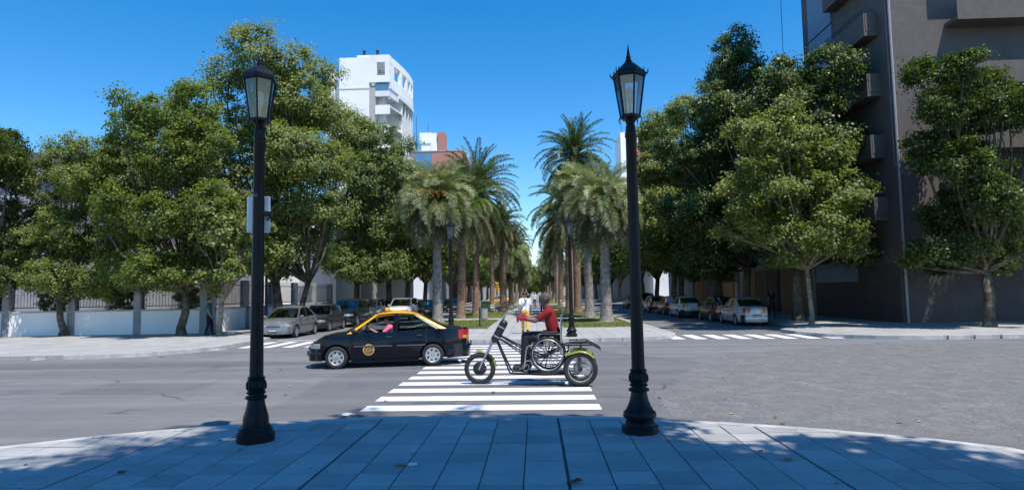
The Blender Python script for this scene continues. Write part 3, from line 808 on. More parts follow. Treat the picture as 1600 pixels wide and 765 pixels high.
def scaled_trunk(name, H, r0, r1, mat, rows_per_m=7, cols=9, relief=.03, bulb=1.5, seed=0):
    rng = np.random.default_rng(seed); nz = int(H*rows_per_m*3); na = cols*4; V = []
    for i in range(nz+1):
        z = -.1+(H+.1)*i/nz; t = max(0, z)/H
        r = (r0+(r1-r0)*t)*(1+(bulb-1)*math.exp(-max(0, z)/.38))
        row = z*rows_per_m; k = math.floor(row); fr = row-k
        for j in range(na):
            a = 2*PI*j/na; u = (j/4+(.5 if k % 2 else 0)) % 1.0
            sc = (1-abs(2*u-1))*.7+.3
            dz = fr*sc*relief+rng.uniform(0, .006)
            V.append(((r+dz)*math.cos(a), (r+dz)*math.sin(a), z))
    V = np.array(V); F = []
    i = np.arange(nz)[:, None]*na; j = np.arange(na)[None, :]; j2 = (j+1) % na
    F = np.stack([i+j, i+j2, i+na+j2, i+na+j], -1).reshape(-1, 4)
    return np_mesh(name, V, F, mat)
def heart_mesh(name, r, h, mat, seed, n=46):
    # bulb of old leaf bases under the fronds
    rng = np.random.default_rng(seed); b = MB()
    b.lathe([(r*.8, -h), (r*1.2, -h*.55), (r*1.25, -h*.1), (r*.7, h*.25), (.02, h*.4)], 14)
    for k in range(n):
        a = rng.uniform(0, 2*PI); z = rng.uniform(-h, h*.05); rr = r*(1.15 if z > -h*.7 else .95)
        p = np.array([rr*math.cos(a), rr*math.sin(a), z]); d = np.array([math.cos(a), math.sin(a), rng.uniform(.3, 1.4)])
        q = p+d/np.linalg.norm(d)*rng.uniform(.12, .4)
        b.tube([tuple(p-np.array([math.cos(a), math.sin(a), 0])*.08), tuple(q)], [.05, .022], 5)
    return b.mesh(name, mat)
def frond_plan(species, n, rng):
    """(class, azimuth, base height offset, tilt) for n fronds"""
    out = []
    K = len(DATE) if species == 'date' else len(PINDO)
    for i in range(n):
        t = (i+.5)/n
        if species == 'date':
            ci = min(6, int((t**.78)*7))
            if ci in (1, 2) and rng.uniform() < .18: ci = 7
        else: ci = min(6, int((t**.92)*7))
        out.append((ci, i*2.39996+rng.normal(0, .12), -t, rng.normal(0, .09), rng.uniform(.86, 1.1)))
    return out
def place_frond(ci, az, off, tilt, sc, species, r, h):
    z = off*h*.75
    m = Matrix.Translation((0, 0, z)) @ Matrix.Rotation(az, 4, 'Z') @ Matrix.Translation((r*.55, 0, 0)) @ Matrix.Rotation(tilt, 4, 'Y') @ Matrix.Rotation(tilt*2, 4, 'X') @ Matrix.Scale(sc, 4)
    return m
def palm_detailed(species, x, y, H, label, seed, n=72, size=1.0, tr=.30, fruit=False, r1=None, lean=(0, 0)):
    rng = np.random.default_rng(seed)
    name = 'date_palm' if species == 'date' else 'pindo_palm'
    o = empty(name, (x, y, .12), rng.uniform(0, 6.28)); tag(o, label, 'palm tree', 'palms lining the median walk')
    if species == 'date': tm = scaled_trunk('trunk', H, tr, r1 or tr*.82, MT['trunk_date'], 6, 8, .03, 1.35, seed)
    else: tm = scaled_trunk('trunk', H, tr, r1 or tr*.86, MT['trunk_pindo'], 7, 9, .028, 1.55, seed)
    t = link('trunk', tm, o)
    hr = .36 if species == 'date' else .30; hh = 1.1 if species == 'date' else .9
    c = link('crown', heart_mesh('crown', hr, hh, MT['thatch'], seed), o); c.location = (0, 0, H+hh*.45)
    lib = DATE if species == 'date' else PINDO
    for (ci, az, off, tilt, sc) in frond_plan(species, n, rng):
        f = link('frond', lib[ci][rng.integers(0, 2)], c)
        f.matrix_local = place_frond(ci, az, off, tilt, sc*size, species, hr, hh)
    if fruit:
        b = MB()
        for k in range(26):
            a = rng.normal(-.6, .5); p = np.array([.25*math.cos(a), .25*math.sin(a), .1])
            q = p+np.array([.55*math.cos(a), .55*math.sin(a), rng.uniform(-.25, .12)])+rng.normal(0, .08, 3)
            b.tube([tuple(p), tuple((p+q)/2+np.array([0, 0, .1])), tuple(q)], [.02, .03, .035], 5)
        f = b.build('fruit_stalk', MT['fruit'], c); f.rotation_euler = (0, 0, -o.rotation_euler.z-1.1); f.location = (0, 0, -.1); f.scale = (1.5,)*3
    o.rotation_euler = (R(lean[0]), R(lean[1]), o.rotation_euler.z)
    return o
def crown_merged(species, seed, n=100, fresh=False):
    rng = np.random.default_rng(seed); lib = DATE if species == 'date' else PINDO
    groups = {}
    for (ci, az, off, tilt, sc) in frond_plan(species, n, rng):
        if fresh and ci in (2, 3, 4) and rng.uniform() < .7: ci = 8 if ci > 2 else 7
        me = lib[ci][rng.integers(0, 2)]
        m = np.array(place_frond(ci, az, off, tilt, sc, species, .34, 1.0))
        co = np.empty(len(me.vertices)*3, dtype=np.float32); me.vertices.foreach_get('co', co); co = co.reshape(-1, 3)
        fi = np.empty(len(me.loops), dtype=np.int32); me.loops.foreach_get('vertex_index', fi); fi = fi.reshape(-1, 3)
        g = groups.setdefault(me.materials[0].name, [[], [], 0]); g[0].append(co@m[:3, :3].T+m[:3, 3]); g[1].append(fi+g[2]); g[2] += len(co)
    V = []; F = []; MI = []; mats = []; base = 0
    for i, (k, g) in enumerate(groups.items()):
        v = np.concatenate(g[0]); f = np.concatenate(g[1])+base; V.append(v); F.append(f); MI.append(np.full(len(f), i, dtype=np.int32)); base += len(v); mats.append(bpy.data.materials[k])
    me = np_mesh('crown', np.concatenate(V), np.concatenate(F))
    for m in mats: me.materials.append(m)
    me.polygons.foreach_set('material_index', np.concatenate(MI)); me.update()
    return me
CROWN = {'date': [crown_merged('date', 91), crown_merged('date', 92)], 'fresh': [crown_merged('date', 95, 90, True)]*2, 'pindo': [crown_merged('pindo', 93), crown_merged('pindo', 94)]}
TRUNK = {'date': scaled_trunk('trunk', 10, .29, .25, MT['trunk_date'], 6, 8, .03, 1.35, 3), 'pindo': scaled_trunk('trunk', 6, .25, .21, MT['trunk_pindo'], 7, 9, .028, 1.5, 4)}
HEART = {'date': heart_mesh('leaf_bases', .36, 1.1, MT['thatch'], 5), 'pindo': heart_mesh('leaf_bases', .30, .9, MT['thatch'], 6)}
def palm_simple(species, x, y, H, label, k, size=1.0, group='palms lining the median walk', crown=None):
    o = empty('date_palm' if species == 'date' else 'pindo_palm', (x, y, .12), k*1.9); tag(o, label, 'palm tree', group)
    t = link('trunk', TRUNK[species], o); t.scale = (1, 1, H/(10 if species == 'date' else 6)); t.scale.x = t.scale.y = 1+.14*math.sin(k*2.3)
    c = link('crown', CROWN[crown or species][k % 2], o); c.location = (0, 0, H+.5); q_ = size*(1+.09*math.sin(k*4.1)); c.scale = (q_, q_, q_*(1+.08*math.cos(k*2.7)))
    o.rotation_euler = (R(2.2*math.sin(k*3.3)), R(2.2*math.cos(k*5.1)), k*1.9)
    hrt = link('leaf_bases', HEART[species], o); hrt.location = (0, 0, H+.4)
    return o
palm_detailed('pindo', -5.95, 38.5, 7.3, 'grey-green pindo palm with orange fruit stalk, leftmost of the palms', 1, 112, .84, .28, True)
palm_detailed('pindo', 3.98, 36.9, 6.7, 'grey-green pindo palm with wide grey trunk beside the right lamp', 2, 112, .78, .30, r1=.25)
palm_detailed('date', -4.75, 50.5, 9.6, 'tall date palm on the left, brown trunk behind the litter bin', 3, 118, 1.18, .28)
palm_detailed('date', 3.55, 55.5, 13.4, 'tallest date palm, dark crown above the right row against the sky', 4, 112, 1.10, .31)
palm_simple('date', -5.4, 45.5, 7.9, 'bright green date palm between the left pindo palm and the tall date palm', 0, .95, crown='fresh')
palm_simple('date', -3.1, 60.5, 7.9, 'date palm with drooping crown, behind the tall left date palm', 1, .9)
palm_simple('date', -4.8, 69, 8.6, 'date palm on the left, fifth along the row', 2, .9)
palm_simple('pindo', -3.0, 76, 5.6, 'low pindo palm near the far end of the first left lawn', 3, .95)
palm_simple('pindo', 3.55, 43.2, 8.0, 'pindo palm with feathery crown between the right lamp and the tallest date palm', 1, .9)
palm_simple('date', 2.5, 50, 8.0, 'lower bright date palm crown hanging beside the far right lamp', 2, 1.0, crown='fresh')
palm_simple('date', 3.7, 66, 11.2, 'tall date palm behind the tallest one in the right row', 3, 1.0)
palm_simple('date', 2.9, 77, 9.5, 'date palm on the right beside the gap of sky', 4, 1.0)
for k, y in enumerate((101, 112, 124, 137, 151, 166, 183, 203, 226, 252)):
    palm_simple(('date', 'pindo', 'date')[k % 3], -3.9-.25*(k % 2), y, (9.5, 6.0, 10.5)[k % 3], ORD[k]+' distant palm beyond the cross street in the left row', k, 1.0, 'distant palms, left row')
    palm_simple(('date', 'date', 'pindo')[k % 3], 3.4+.25*(k % 2), y+3, (11.0, 9.0, 6.5)[k % 3], ORD[k]+' distant palm beyond the cross street in the right row', k+1, 1.0, 'distant palms, right row')
# palm beside the viewer whose fronds streak the near pavement with shade
palm_simple('date', 5.35, .8, 8.6, 'date palm beside the viewpoint throwing frond shade on the right', 5, 1.0, 'trees on the near median')
palm_simple('date', 2.5, .75, 12.6, 'tall date palm close beside the viewpoint throwing frond shade on the crossing', 2, 1.28, 'trees on the near median')
# earth rings at palm feet
for (x, y, r) in ((3.98, 36.9, 1.0), (-5.95, 38.5, .75)):
    b = MB(); pts = []
    for k in range(22):
        a = 2*PI*k/22; q = r*random.uniform(.82, 1.12); pts.append((x+q*math.cos(a), y+q*math.sin(a)))
    b.add([(x, y, .17)]+[(p[0], p[1], .132) for p in pts], [(0, 1+k, 1+(k+1) % 22) for k in range(22)])
    o = b.build('bare_earth', MT['earth']); o['kind'] = 'structure'
# ------------------------------------------------------------------ street lamps
def lamp_base(kind, parent):
    b = MB()
    if kind == 'bell':
        b.lathe([(.265,0),(.265,.085),(.245,.10),(.225,.105)], 8, rot=PI/8)
        b.lathe([(.225,.10),(.215,.13),(.195,.15),(.20,.165),(.235,.19),(.243,.22),(.235,.25),(.20,.275),(.165,.33),(.135,.40),(.118,.47),(.112,.50)], 28)
    else:
        b.lathe([(.262,0),(.262,.10),(.25,.112),(.235,.12),(.235,.15),(.222,.162),(.205,.175),(.20,.19)], 28)
        b.lathe([(.182,.185),(.178,.26),(.172,.30),(.15,.36),(.128,.43),(.116,.50)], 28)
    b.lathe([(.112,.495),(.145,.505),(.152,.52),(.145,.535),(.112,.545),(.108,.56),(.118,.565),(.122,.58),(.112,.595)], 28)
    b.lathe([(.108,.59),(.126,.62),(.132,.66),(.126,.71),(.108,.735),(.118,.745),(.124,.757),(.116,.768),(.09,.775)], 28)
    # bead row and leaf ribs on the collar
    for k in range(18):
        a = 2*PI*k/18; c, s = math.cos(a), math.sin(a)
        b.tube([(.114*c,.114*s,.565),(.126*c,.126*s,.577),(.114*c,.114*s,.59)], [.005,.012,.005], 5)
    for k in range(12):
        a = 2*PI*k/12; c, s = math.cos(a), math.sin(a)
        b.tube([(.110*c,.110*s,.60),(.134*c,.134*s,.64),(.136*c,.136*s,.685),(.112*c,.112*s,.733)], [.006,.014,.012,.006], 5)
    return b.build('base', MT['iron'], parent, smooth=35)
def lantern(parent, z0, kind):
    n = 6; r0, r1 = .145, .232; h = .50; rt = PI/6
    q = MB(); q.lathe([(.05,-.16),(.075,-.14),(.06,-.10),(.075,-.06),(.10,-.045),(.12,-.03)], 16)
    q.lathe([(.12,-.03),(.158,-.02),(.160,.015),(.145,.02)], n, rot=rt)
    q.lathe([(r1,h-.005),(r1+.028,h+.005),(r1+.030,h+.05),(r1+.012,h+.065),(r1-.02,h+.07)], n, rot=rt)
    lf = q.build('lantern_frame', MT['iron'], parent, smooth=30); lf.location = (0, 0, z0)
    bars = MB()
    for k in range(n):
        a = 2*PI*k/n+rt; c, s = math.cos(a), math.sin(a)
        bars.obox((r0*c,r0*s,0), (r1*c,r1*s,h+.01), .022, .022)
        # scrolls at top and bottom corners
        e = r1+.03
        if kind == 'bell':
            bars.tube([((e-.01)*c,(e-.01)*s,h+.04), ((e+.015)*c,(e+.015)*s,h+.04), ((e+.028)*c,(e+.028)*s,h+.06), ((e+.022)*c,(e+.022)*s,h+.085), ((e+.034)*c,(e+.034)*s,h+.095)], [.012,.011,.009,.007,.004], 6)
            bars.tube([((r1-.01)*c,(r1-.01)*s,h+.06), ((r1+.0)*c,(r1+.0)*s,h+.10), ((r1-.015)*c,(r1-.015)*s,h+.125)], [.01,.008,.004], 6)
        bars.tube([((r0+.005)*c,(r0+.005)*s,0), ((r0+.03)*c,(r0+.03)*s,-.04), ((r0+.012)*c,(r0+.012)*s,-.075), ((r0+.03)*c,(r0+.03)*s,-.085)], [.011,.009,.007,.004], 6)
    bars.build('glazing_bars', MT['iron'], lf)
    for k in range(n):
        a0, a1 = 2*PI*k/n+rt, 2*PI*(k+1)/n+rt
        p = MB(); i = .985
        p.add([(r0*i*math.cos(a0),r0*i*math.sin(a0),.012),(r0*i*math.cos(a1),r0*i*math.sin(a1),.012),(r1*i*math.cos(a1),r1*i*math.sin(a1),h),(r1*i*math.cos(a0),r1*i*math.sin(a0),h)], [(0,1,2,3)])
        p.build('glass_pane', MT['lamp_glass'], lf)
    g = MB(); g.lathe([(.02,.02),(.022,.16),(.05,.21),(.062,.27),(.05,.34),(.02,.38),(.005,.385)], 16); g.build('globe', MT['milk'], lf, smooth=True)
    rf = MB()
    if kind == 'bell': prof = [(r1+.022,h+.062),(.15,h+.145),(.07,h+.205),(.045,h+.215)]
    else: prof = [(r1+.022,h+.062),(.20,h+.115),(.13,h+.165),(.06,h+.195),(.045,h+.215)]
    rf.lathe(prof, n, rot=rt); rf.lathe([(.045,h+.21),(.055,h+.225),(.035,h+.245),(.042,h+.26),(.028,h+.275)], 14)
    rf.build('lantern_roof', MT['iron'], parent).location = (0, 0, z0)
    tip = .45 if kind == 'bell' else .38
    fn = MB(); fn.lathe([(.028,h+.27),(.036,h+.285),(.024,h+.31),(.012,h+tip-.06),(.003,h+tip)], 12)
    fn.build('finial', MT['iron'], parent, smooth=40).location = (0, 0, z0)
def street_lamp(x, y, z, kind, label, zl=3.98, rz=.2, tilt=(0, 0)):
    o = empty('street_lamp', (x, y, z), rz); tag(o, label, 'street lamp', 'black cast iron street lamps')
    lamp_base(kind, o)
    b = MB(); b.lathe([(.098,.765),(.092,1.2),(.085,2.4),(.079,zl-.25),(.090,zl-.23),(.090,zl-.21),(.079,zl-.2),(.072,zl-.12)], 24)
    if kind == 'bell': b.tube([(-.09,0,zl-.26),(.09,0,zl-.26)], .018, 8)
    else: b.lathe([(.082,zl-.30),(.085,zl-.285),(.082,zl-.27)], 24)
    b.build('post', MT['iron'], o, smooth=40)
    lantern(o, zl, kind)
    o.rotation_euler = (tilt[0], tilt[1], rz); o.scale = (.84, .84, 1)
    return o
LAMP_L = street_lamp(-3.44, 7.80, GH, 'cone', 'large black lamp post on the near pavement at left, carrying the white board', 3.95)
LAMP_R = street_lamp(1.24, 8.06, GH, 'bell', 'large black lamp post on the near pavement at right with ornate lantern', 3.94)
street_lamp(-3.45, 25.8, .13, 'bell', 'smaller looking lamp post across the crossing, behind the taxi boot', 3.95)
street_lamp(1.35, 25.3, .13, 'bell', 'smaller looking lamp post across the crossing, behind the trike rider', 3.95)
street_lamp(-14.3, 33.5, .13, 'cone', 'distant thin lamp post on the left pavement beside the parked silver hatchback', 3.6)
# stencil on the left post
me = text_mesh('445', .055, .001); me.materials.append(MT['stencil'])
st = link('stencil_number', me, LAMP_L); st.rotation_euler = (PI/2, 0, -.2+.05); st.location = (-.0165-.02, -.0865, 2.99)
# white board strapped behind the left post
sb = empty('sign_board', (-3.505, 7.95, 2.90), R(16)); tag(sb, 'white rectangular board strapped to the left lamp post, seen from behind', 'sign')
b = MB(); b.bevbox(-.14, .14, -.235, .235, -.006, .006, .012); pl = b.build('panel', MT['sign_white'], sb); pl.rotation_euler = (PI/2, 0, 0)
b = MB(); b.box(.0, .165, -.09, -.008, -.02, .03); b.tube([(.14,-.05,.03),(.14,-.05,-.04),(.11,-.03,-.07)], .014, 6); b.build('clamp', MT['black'], sb)
b = MB(); b.lathe([(.074,-.02),(.077,0),(.074,.02)], 20, c=(0.065, -.13, 0)); b.build('strap', MT['black'], sb)
# ------------------------------------------------------------------ cars
def wheel(parent, x, y, r, w, rim, side, slots=7):
    o = empty('wheel', (x, y, r)); o.parent = parent
    t = MB(); rr = r*.66
    t.lathe([(rr,-w*.42),(rr+.02,-w*.5),(r-.025,-w*.48),(r-.004,-w*.36),(r,0),(r-.004,w*.36),(r-.025,w*.48),(rr+.02,w*.5),(rr,w*.42)], 32, axis='y', caps=False)
    t.build('tyre', MT['rubber'], o, smooth=50)
    m = MB(); s = side
    m.lathe([(rr+.004,s*w*.20),(rr+.004,s*w*.44),(rr-.012,s*w*.46),(rr-.03,s*w*.40),(rr*.55,s*w*.36),(rr*.30,s*w*.42),(rr*.12,s*w*.43),(.001,s*w*.43)], 28, axis='y', caps=False, mi=0)
    for k in range(slots):
        a = 2*PI*(k+.5)/slots; n2 = []
        for (q, da) in ((.56, -.17), (.83, -.22), (.83, .22), (.56, .17)):
            n2.append((rr*q*math.cos(a+da), s*(w*.405+.004), rr*q*math.sin(a+da)))
        m.add([(p[0], p[1], p[2]) for p in n2], [(0, 1, 2, 3)], 1)
    for k in range(4):
        a = 2*PI*k/4+.4; c = (rr*.19*math.cos(a), 0, rr*.19*math.sin(a))
        m.lathe([(.014, s*w*.42), (.012, s*w*.45), (.001, s*w*.455)], 6, c=c, axis='y', mi=1)
    me = m.mesh('rim', [rim, MT['dark']], smooth=30)
    link('rim', me, o)
    return o
class Spec: pass
def sedan(**kw):
    s = Spec(); s.L = 4.15; s.W = 1.62; s.H = 1.42; s.xf = 1.27; s.xr = -1.173; s.rw = .288; s.ww = .185
    s.sho = [(-2.07,.80),(-2.03,.93),(-1.9,.965),(-1.3,.945),(-.4,.91),(.5,.885),(.95,.875),(1.35,.83),(1.62,.775),(1.78,.72),(1.88,.655),(1.92,.60)]
    s.crown = .055; s.A0 = (1.0,.885); s.A1 = (.30,1.365); s.C1 = (-.78,1.37); s.C0 = (-1.52,.965); s.Bx = -.22
    s.hood = .98; s.deck = -1.42; s.zr = 1.42; s.roofy = .56; s.sill = .20; s.kind = 'sedan'; s.doors = 4
    s.roof_col = None; s.glass = 'car_glass'; s.trim = 'black'; s.bump_col = None; s.seats = True
    for k, v in kw.items(): setattr(s, k, v)
    return s
def hatch(**kw):
    s = sedan(L=3.85, W=1.62, xf=1.18, xr=-1.26,
        sho=[(-1.92,.82),(-1.88,.95),(-1.7,.955),(-1.0,.93),(-.2,.905),(.6,.885),(.95,.875),(1.35,.82),(1.7,.735),(1.87,.66),(1.92,.60)],
        A0=(.95,.885), A1=(.25,1.38), C1=(-1.42,1.36), C0=(-1.80,.97), Bx=-.30, hood=.93, deck=-1.80, zr=1.43)
    s.kind = 'hatch'
    for k, v in kw.items(): setattr(s, k, v)
    return s
def suv(**kw):
    s = sedan(L=4.3, W=1.76, xf=1.33, xr=-1.25, rw=.345, ww=.215, sill=.30,
        sho=[(-2.14,.95),(-2.1,1.10),(-1.9,1.12),(-1.0,1.09),(0,1.06),(.7,1.04),(.95,1.03),(1.5,.98),(1.95,.92),(2.1,.82),(2.15,.70)],
        A0=(1.0,1.05), A1=(.38,1.60), C1=(-1.80,1.60), C0=(-2.02,1.12), Bx=-.22, hood=.98, deck=-2.02, zr=1.68, roofy=.66)
    s.kind = 'suv'
    for k, v in kw.items(): setattr(s, k, v)
    return s
def car(name, spec, paintm, label, cat, group, loc, rz):
    s = spec; o = empty(name, loc, rz); tag(o, label, cat, group)
    pm = MT[paintm] if isinstance(paintm, str) else paintm
    xe0, xe1 = s.sho[0][0], s.sho[-1][0]; ra = s.rw+.055
    def hw(x):
        t = max(0, (abs(x)-abs(xe1)*.62)/(abs(xe1)*.38)); return s.W/2*(1-.33*min(1, t)**2.3)
    def prof(z): return interp(z, [(.15,.90),(.26,.965),(.42,.992),(.58,1.0),(.72,.985),(.86,.955),(1.0,.92),(1.15,.89)])
    def zs(x): return interp(x, s.sho)
    def zb(x):
        b = s.sill+ (.05 if (x > s.xf+ra or x < s.xr-ra) else 0)
        for a in (s.xf, s.xr):
            d = abs(x-a)
            if d < ra: b = max(b, s.rw+math.sqrt(ra*ra-d*d))
        return min(b, zs(x)-.05)
    def S(x, z, off=0): return hw(x)*prof(z)+off
    xs = set(np.round(np.linspace(xe0, xe1, 34), 3).tolist())
    for a in (s.xf, s.xr):
        xs |= set(np.round(a+ra*np.cos(np.linspace(0, PI, 13)), 3).tolist()); xs |= {round(a-ra-.004, 3), round(a+ra+.004, 3)}
    for (x, _) in s.sho: xs.add(round(x, 3))
    xs |= {s.hood, s.deck}
    xs = sorted(x for x in xs if xe0 <= x <= xe1); nr = 9
    b = MB()
    for sd in (-1, 1):
        rows = []
        for x in xs:
            z0, z1 = zb(x), zs(x)
            rows.append([(x, sd*S(x, lerp(z0, z1, k/nr)), lerp(z0, z1, k/nr)) for k in range(nr+1)])
        b.grid(rows, flip=(sd > 0))
        for lo, hi in ((xe0, s.deck), (s.hood, xe1)):     # bonnet and boot tops
            tops = []
            for x in xs:
                if x < lo-1e-6 or x > hi+1e-6: continue
                y1 = S(x, zs(x)); cr = s.crown*min(1, (xe1-abs(x))/.25+.15)
                tops.append([(x, sd*y1*(1-u), zs(x)+cr*math.sin(u*PI/2)**.8) for u in [k/6 for k in range(7)]])
            b.grid(tops, flip=(sd > 0))
        sills = []
        for x in xs:                                     # inner ledge under the windows
            if s.deck <= x <= s.hood: sills.append([(x, sd*S(x, zs(x)), zs(x)), (x, sd*(S(x, zs(x))-.05), zs(x)+.012), (x, sd*(S(x, zs(x))-.10), zs(x)-.08)])
        b.grid(sills, flip=(sd > 0))
    for xe, fl in ((xe0, True), (xe1, False)):           # nose and tail faces
        rows = []
        for k in range(nr+1):
            z = lerp(zb(xe), zs(xe), k/nr); y = S(xe, z)
            rows.append([(xe+(.10 if xe > 0 else -.10)*(1-u*u), u*y, z+s.crown*.15*(1-u*u)*(k == nr)) for u in [-1, -.75, -.4, 0, .4, .75, 1]])
        b.grid(rows, flip=fl)
    body = b.build('body', pm, o, smooth=45)
    # underbody and wheel housings
    u = MB(); u.box(xe0+.12, s.xr-ra-.02, -s.W/2+.12, s.W/2-.12, s.sill+.02, .55); u.box(s.xr+ra+.02, s.xf-ra-.02, -s.W/2+.08, s.W/2-.08, s.sill-.03, .42); u.box(s.xf+ra+.02, xe1-.12, -s.W/2+.14, s.W/2-.14, s.sill+.02, .52)
    u.box(s.xf-ra-.05, s.xf+ra+.05, -s.W/2+.26, s.W/2-.26, s.sill, .62); u.box(s.xr-ra-.05, s.xr+ra+.05, -s.W/2+.26, s.W/2-.26, s.sill, .62)
    for a in (s.xf, s.xr):
        for sd in (-1, 1):
            rows = [[(a+(ra+.003)*math.cos(t), sd*(s.W/2*.97-q), s.rw+(ra+.003)*math.sin(t)) for q in (.02, .24)] for t in np.linspace(0, PI, 13)]
            u.grid(rows)
    u.build('underbody', MT['dark'], o)
    # doors: shells a few millimetres proud of the body side
    dsp = [(s.Bx+.012, s.A0[0]-.08), (max(s.xr+ra*.55, s.C0[0]+.2) if s.kind != 'hatch' else s.xr+ra*.7, s.Bx-.012)]
    if s.doors == 2: dsp = [(s.Bx-.25, s.A0[0]-.08)]
    for sd in (-1, 1):
        for di, (d0, d1) in enumerate(dsp):
            dd = MB(); cols = [x for x in xs if d0 < x < d1]; cols = [d0]+cols+[d1]; rows = []
            for x in cols:
                z0, z1 = max(zb(x)+.035, s.sill+.06), zs(x)-.006
                zz = [lerp(z0, z1, k/7) for k in range(8)]
                rows.append([(x, sd*(S(x, z, -.004)), z) for z in zz[:1]]+[(x, sd*(S(x, z, .006)), z) for z in zz]+[(x, sd*S(x, z1, -.004), z1+.002)])
            rows = [[(p[0], p[1]-sd*.012, p[2]) for p in rows[0]]]+rows+[[(p[0], p[1]-sd*.012, p[2]) for p in rows[-1]]]
            dd.grid(rows, flip=(sd > 0)); door = dd.build('door', pm, o, smooth=40)
            gp_ = MB()
            for xg in (d0-.012, d1+.012):
                zz = [lerp(max(zb(xg)+.02, s.sill+.05), zs(xg), k/6) for k in range(7)]
                gp_.grid([[(xg+e, sd*S(xg, z, .0025), z) for z in zz] for e in (-.007, .007)], flip=(sd > 0))
            gp_.build('shut_line', MT['dark'], door)
            hx = d0+.16; hz = zs(hx)-.12; hm = MB(); y = S(hx, hz, .006)
            hm.bevbox(hx-.075, hx+.075, -.018, .018, -.016, .016, .006)
            h = hm.build('handle', MT[s.trim], door); h.location = (0, sd*(y+.008), hz)
            if s.trim != 'none':
                tm = MB(); zt = .56*s.zr/1.42; tm.grid([[(x, sd*(S(x, z, .02)), z) for z in (zt-.014, zt+.014)] for x in cols[1:-1]], flip=(sd > 0)); tm.build('side_moulding', MT[getattr(s, 'mould', 'black')], door)
    # bumpers
    bc = MT['black'] if s.bump_col is None else MT[s.bump_col] if isinstance(s.bump_col, str) else s.bump_col
    for sg in (-1, 1):
        xe = xe1 if sg > 0 else xe0; bb = MB(); rows = []
        z0, z1 = s.sill+.02, s.sill+.30
        xa = (s.xf+ra+.02) if sg > 0 else (s.xr-ra-.02)
        path = [(lerp(xa, xe, t), -S(lerp(xa, xe, t), .45, .016)) for t in (0, .35, .7, .9, 1)]
        yy = path[-1][1]
        path += [(xe+sg*(.115*(1-q*q)+.02), q*abs(yy)) for q in (-.9, -.7, -.35, 0, .35, .7, .9)]
        path += [(p[0], -p[1]) for p in path[:5][::-1]]
        for (px, py) in path: rows.append([(px*1.0, py*.97, z0-.02), (px+sg*.006, py*1.0, z0+.06), (px+sg*.014, py*1.005, (z0+z1)/2), (px+sg*.006, py*1.0, z1-.03), (px, py*.975, z1)])
        bb.grid(rows, flip=(sg < 0)); bb.build('bumper', bc, o, smooth=50)
        pl = MB(); xp = xe+sg*.16; zp = s.sill+.17 if sg > 0 else s.sill+.20+(.30 if s.kind != 'sedan' else .12)
        pl.bevbox(-.20, .20, -.065, .065, -.004, .004, .01, 0); pl.box(-.185, .185, -.03, .03, .0045, .006, 1)
        p = link('number_plate', pl.mesh('number_plate', [MT['plate'], MT['plate_white']]), o); p.location = (xp, 0, zp); p.rotation_euler = (PI/2, 0, PI/2 if sg > 0 else -PI/2)
    # lights
    for sd in (-1, 1):
        rows = []; zt = zs(xe1-.06)
        for (x, q) in ((xe1-.24, None), (xe1-.16, None), (xe1-.07, None), (xe1, None), (None, .75), (None, .5)):
            r_ = []
            for z in (zt-.15, zt-.09, zt-.03):
                if x is not None: r_.append((x, sd*S(x, z, .008), z))
                else: r_.append((xe1+.10*(1-q*q)+.012, sd*q*S(xe1, z), z))
            rows.append(r_)
        h = MB(); h.grid(rows, flip=(sd > 0)); h.build('headlight', MT['lamp_lens'], o, smooth=60)
        rows = []; zt = zs(xe0+.05)
        hgt = .26 if s.kind == 'sedan' else .42
        for (x, q) in ((xe0+.22, None), (xe0+.1, None), (xe0, None), (None, .78), (None, .60)):
            r_ = []
            for z in (zt-hgt, zt-hgt*.5, zt-.01):
                if x is not None: r_.append((x, sd*S(x, z, .010), z))
                else: r_.append((xe0-.10*(1-q*q)-.014, sd*q*S(xe0, z), z))
            rows.append(r_)
        t = MB(); t.grid(rows, flip=(sd < 0)); tl = t.build('tail_light', MT['red_lens'], o, smooth=60)
        am = MB(); am.grid([[(p[0]-.004 if i > 2 else p[0], p[1]+sd*.004, lerp(r_[0][2], r_[1][2], .15+.6*k)) for k, p in enumerate((r_[0], r_[1]))] for i, r_ in enumerate(rows[1:])], flip=(sd < 0)); am.build('indicator', MT['amber_lens'], tl)
        mi = MB(); mx = s.A0[0]-.16; mz = s.A0[1]+.07; my = S(mx, s.A0[1])
        mi.lathe([(.02,-.075),(.055,-.06),(.062,0),(.055,.06),(.02,.075)], 10, c=(mx, sd*(my+.10), mz), axis='y'); mi.obox((mx,sd*(my-.03),mz-.05),(mx,sd*(my+.05),mz-.01),.05,.03)
        mi.build('wing_mirror', MT['black'] if s.roof_col else pm, o, smooth=50)
    gr = MB(); zg = zs(xe1)-.07
    for k in range(3): gr.box(xe1+.085, xe1+.105, -.30, .30, zg-.06+k*.035, zg-.06+k*.035+.02)
    gr.build('grille', MT['black'], o)
    # greenhouse
    zb0 = s.A0[1]; zre = s.A1[1]
    def ys(x, z):
        t = min(1.1, max(0, (z-zs(x))/(zre+.005-zs(x)))); return lerp(S(x, zs(x))-.035, s.roofy, t**1.08)
    rc = MT[s.roof_col] if s.roof_col else pm
    xm_, hl_ = (s.A1[0]+s.C1[0])/2, (s.A1[0]-s.C1[0])/2
    def drop(x): return (.05 if s.kind == 'sedan' else .03)*min(1.6, ((x-xm_)/hl_)**2)
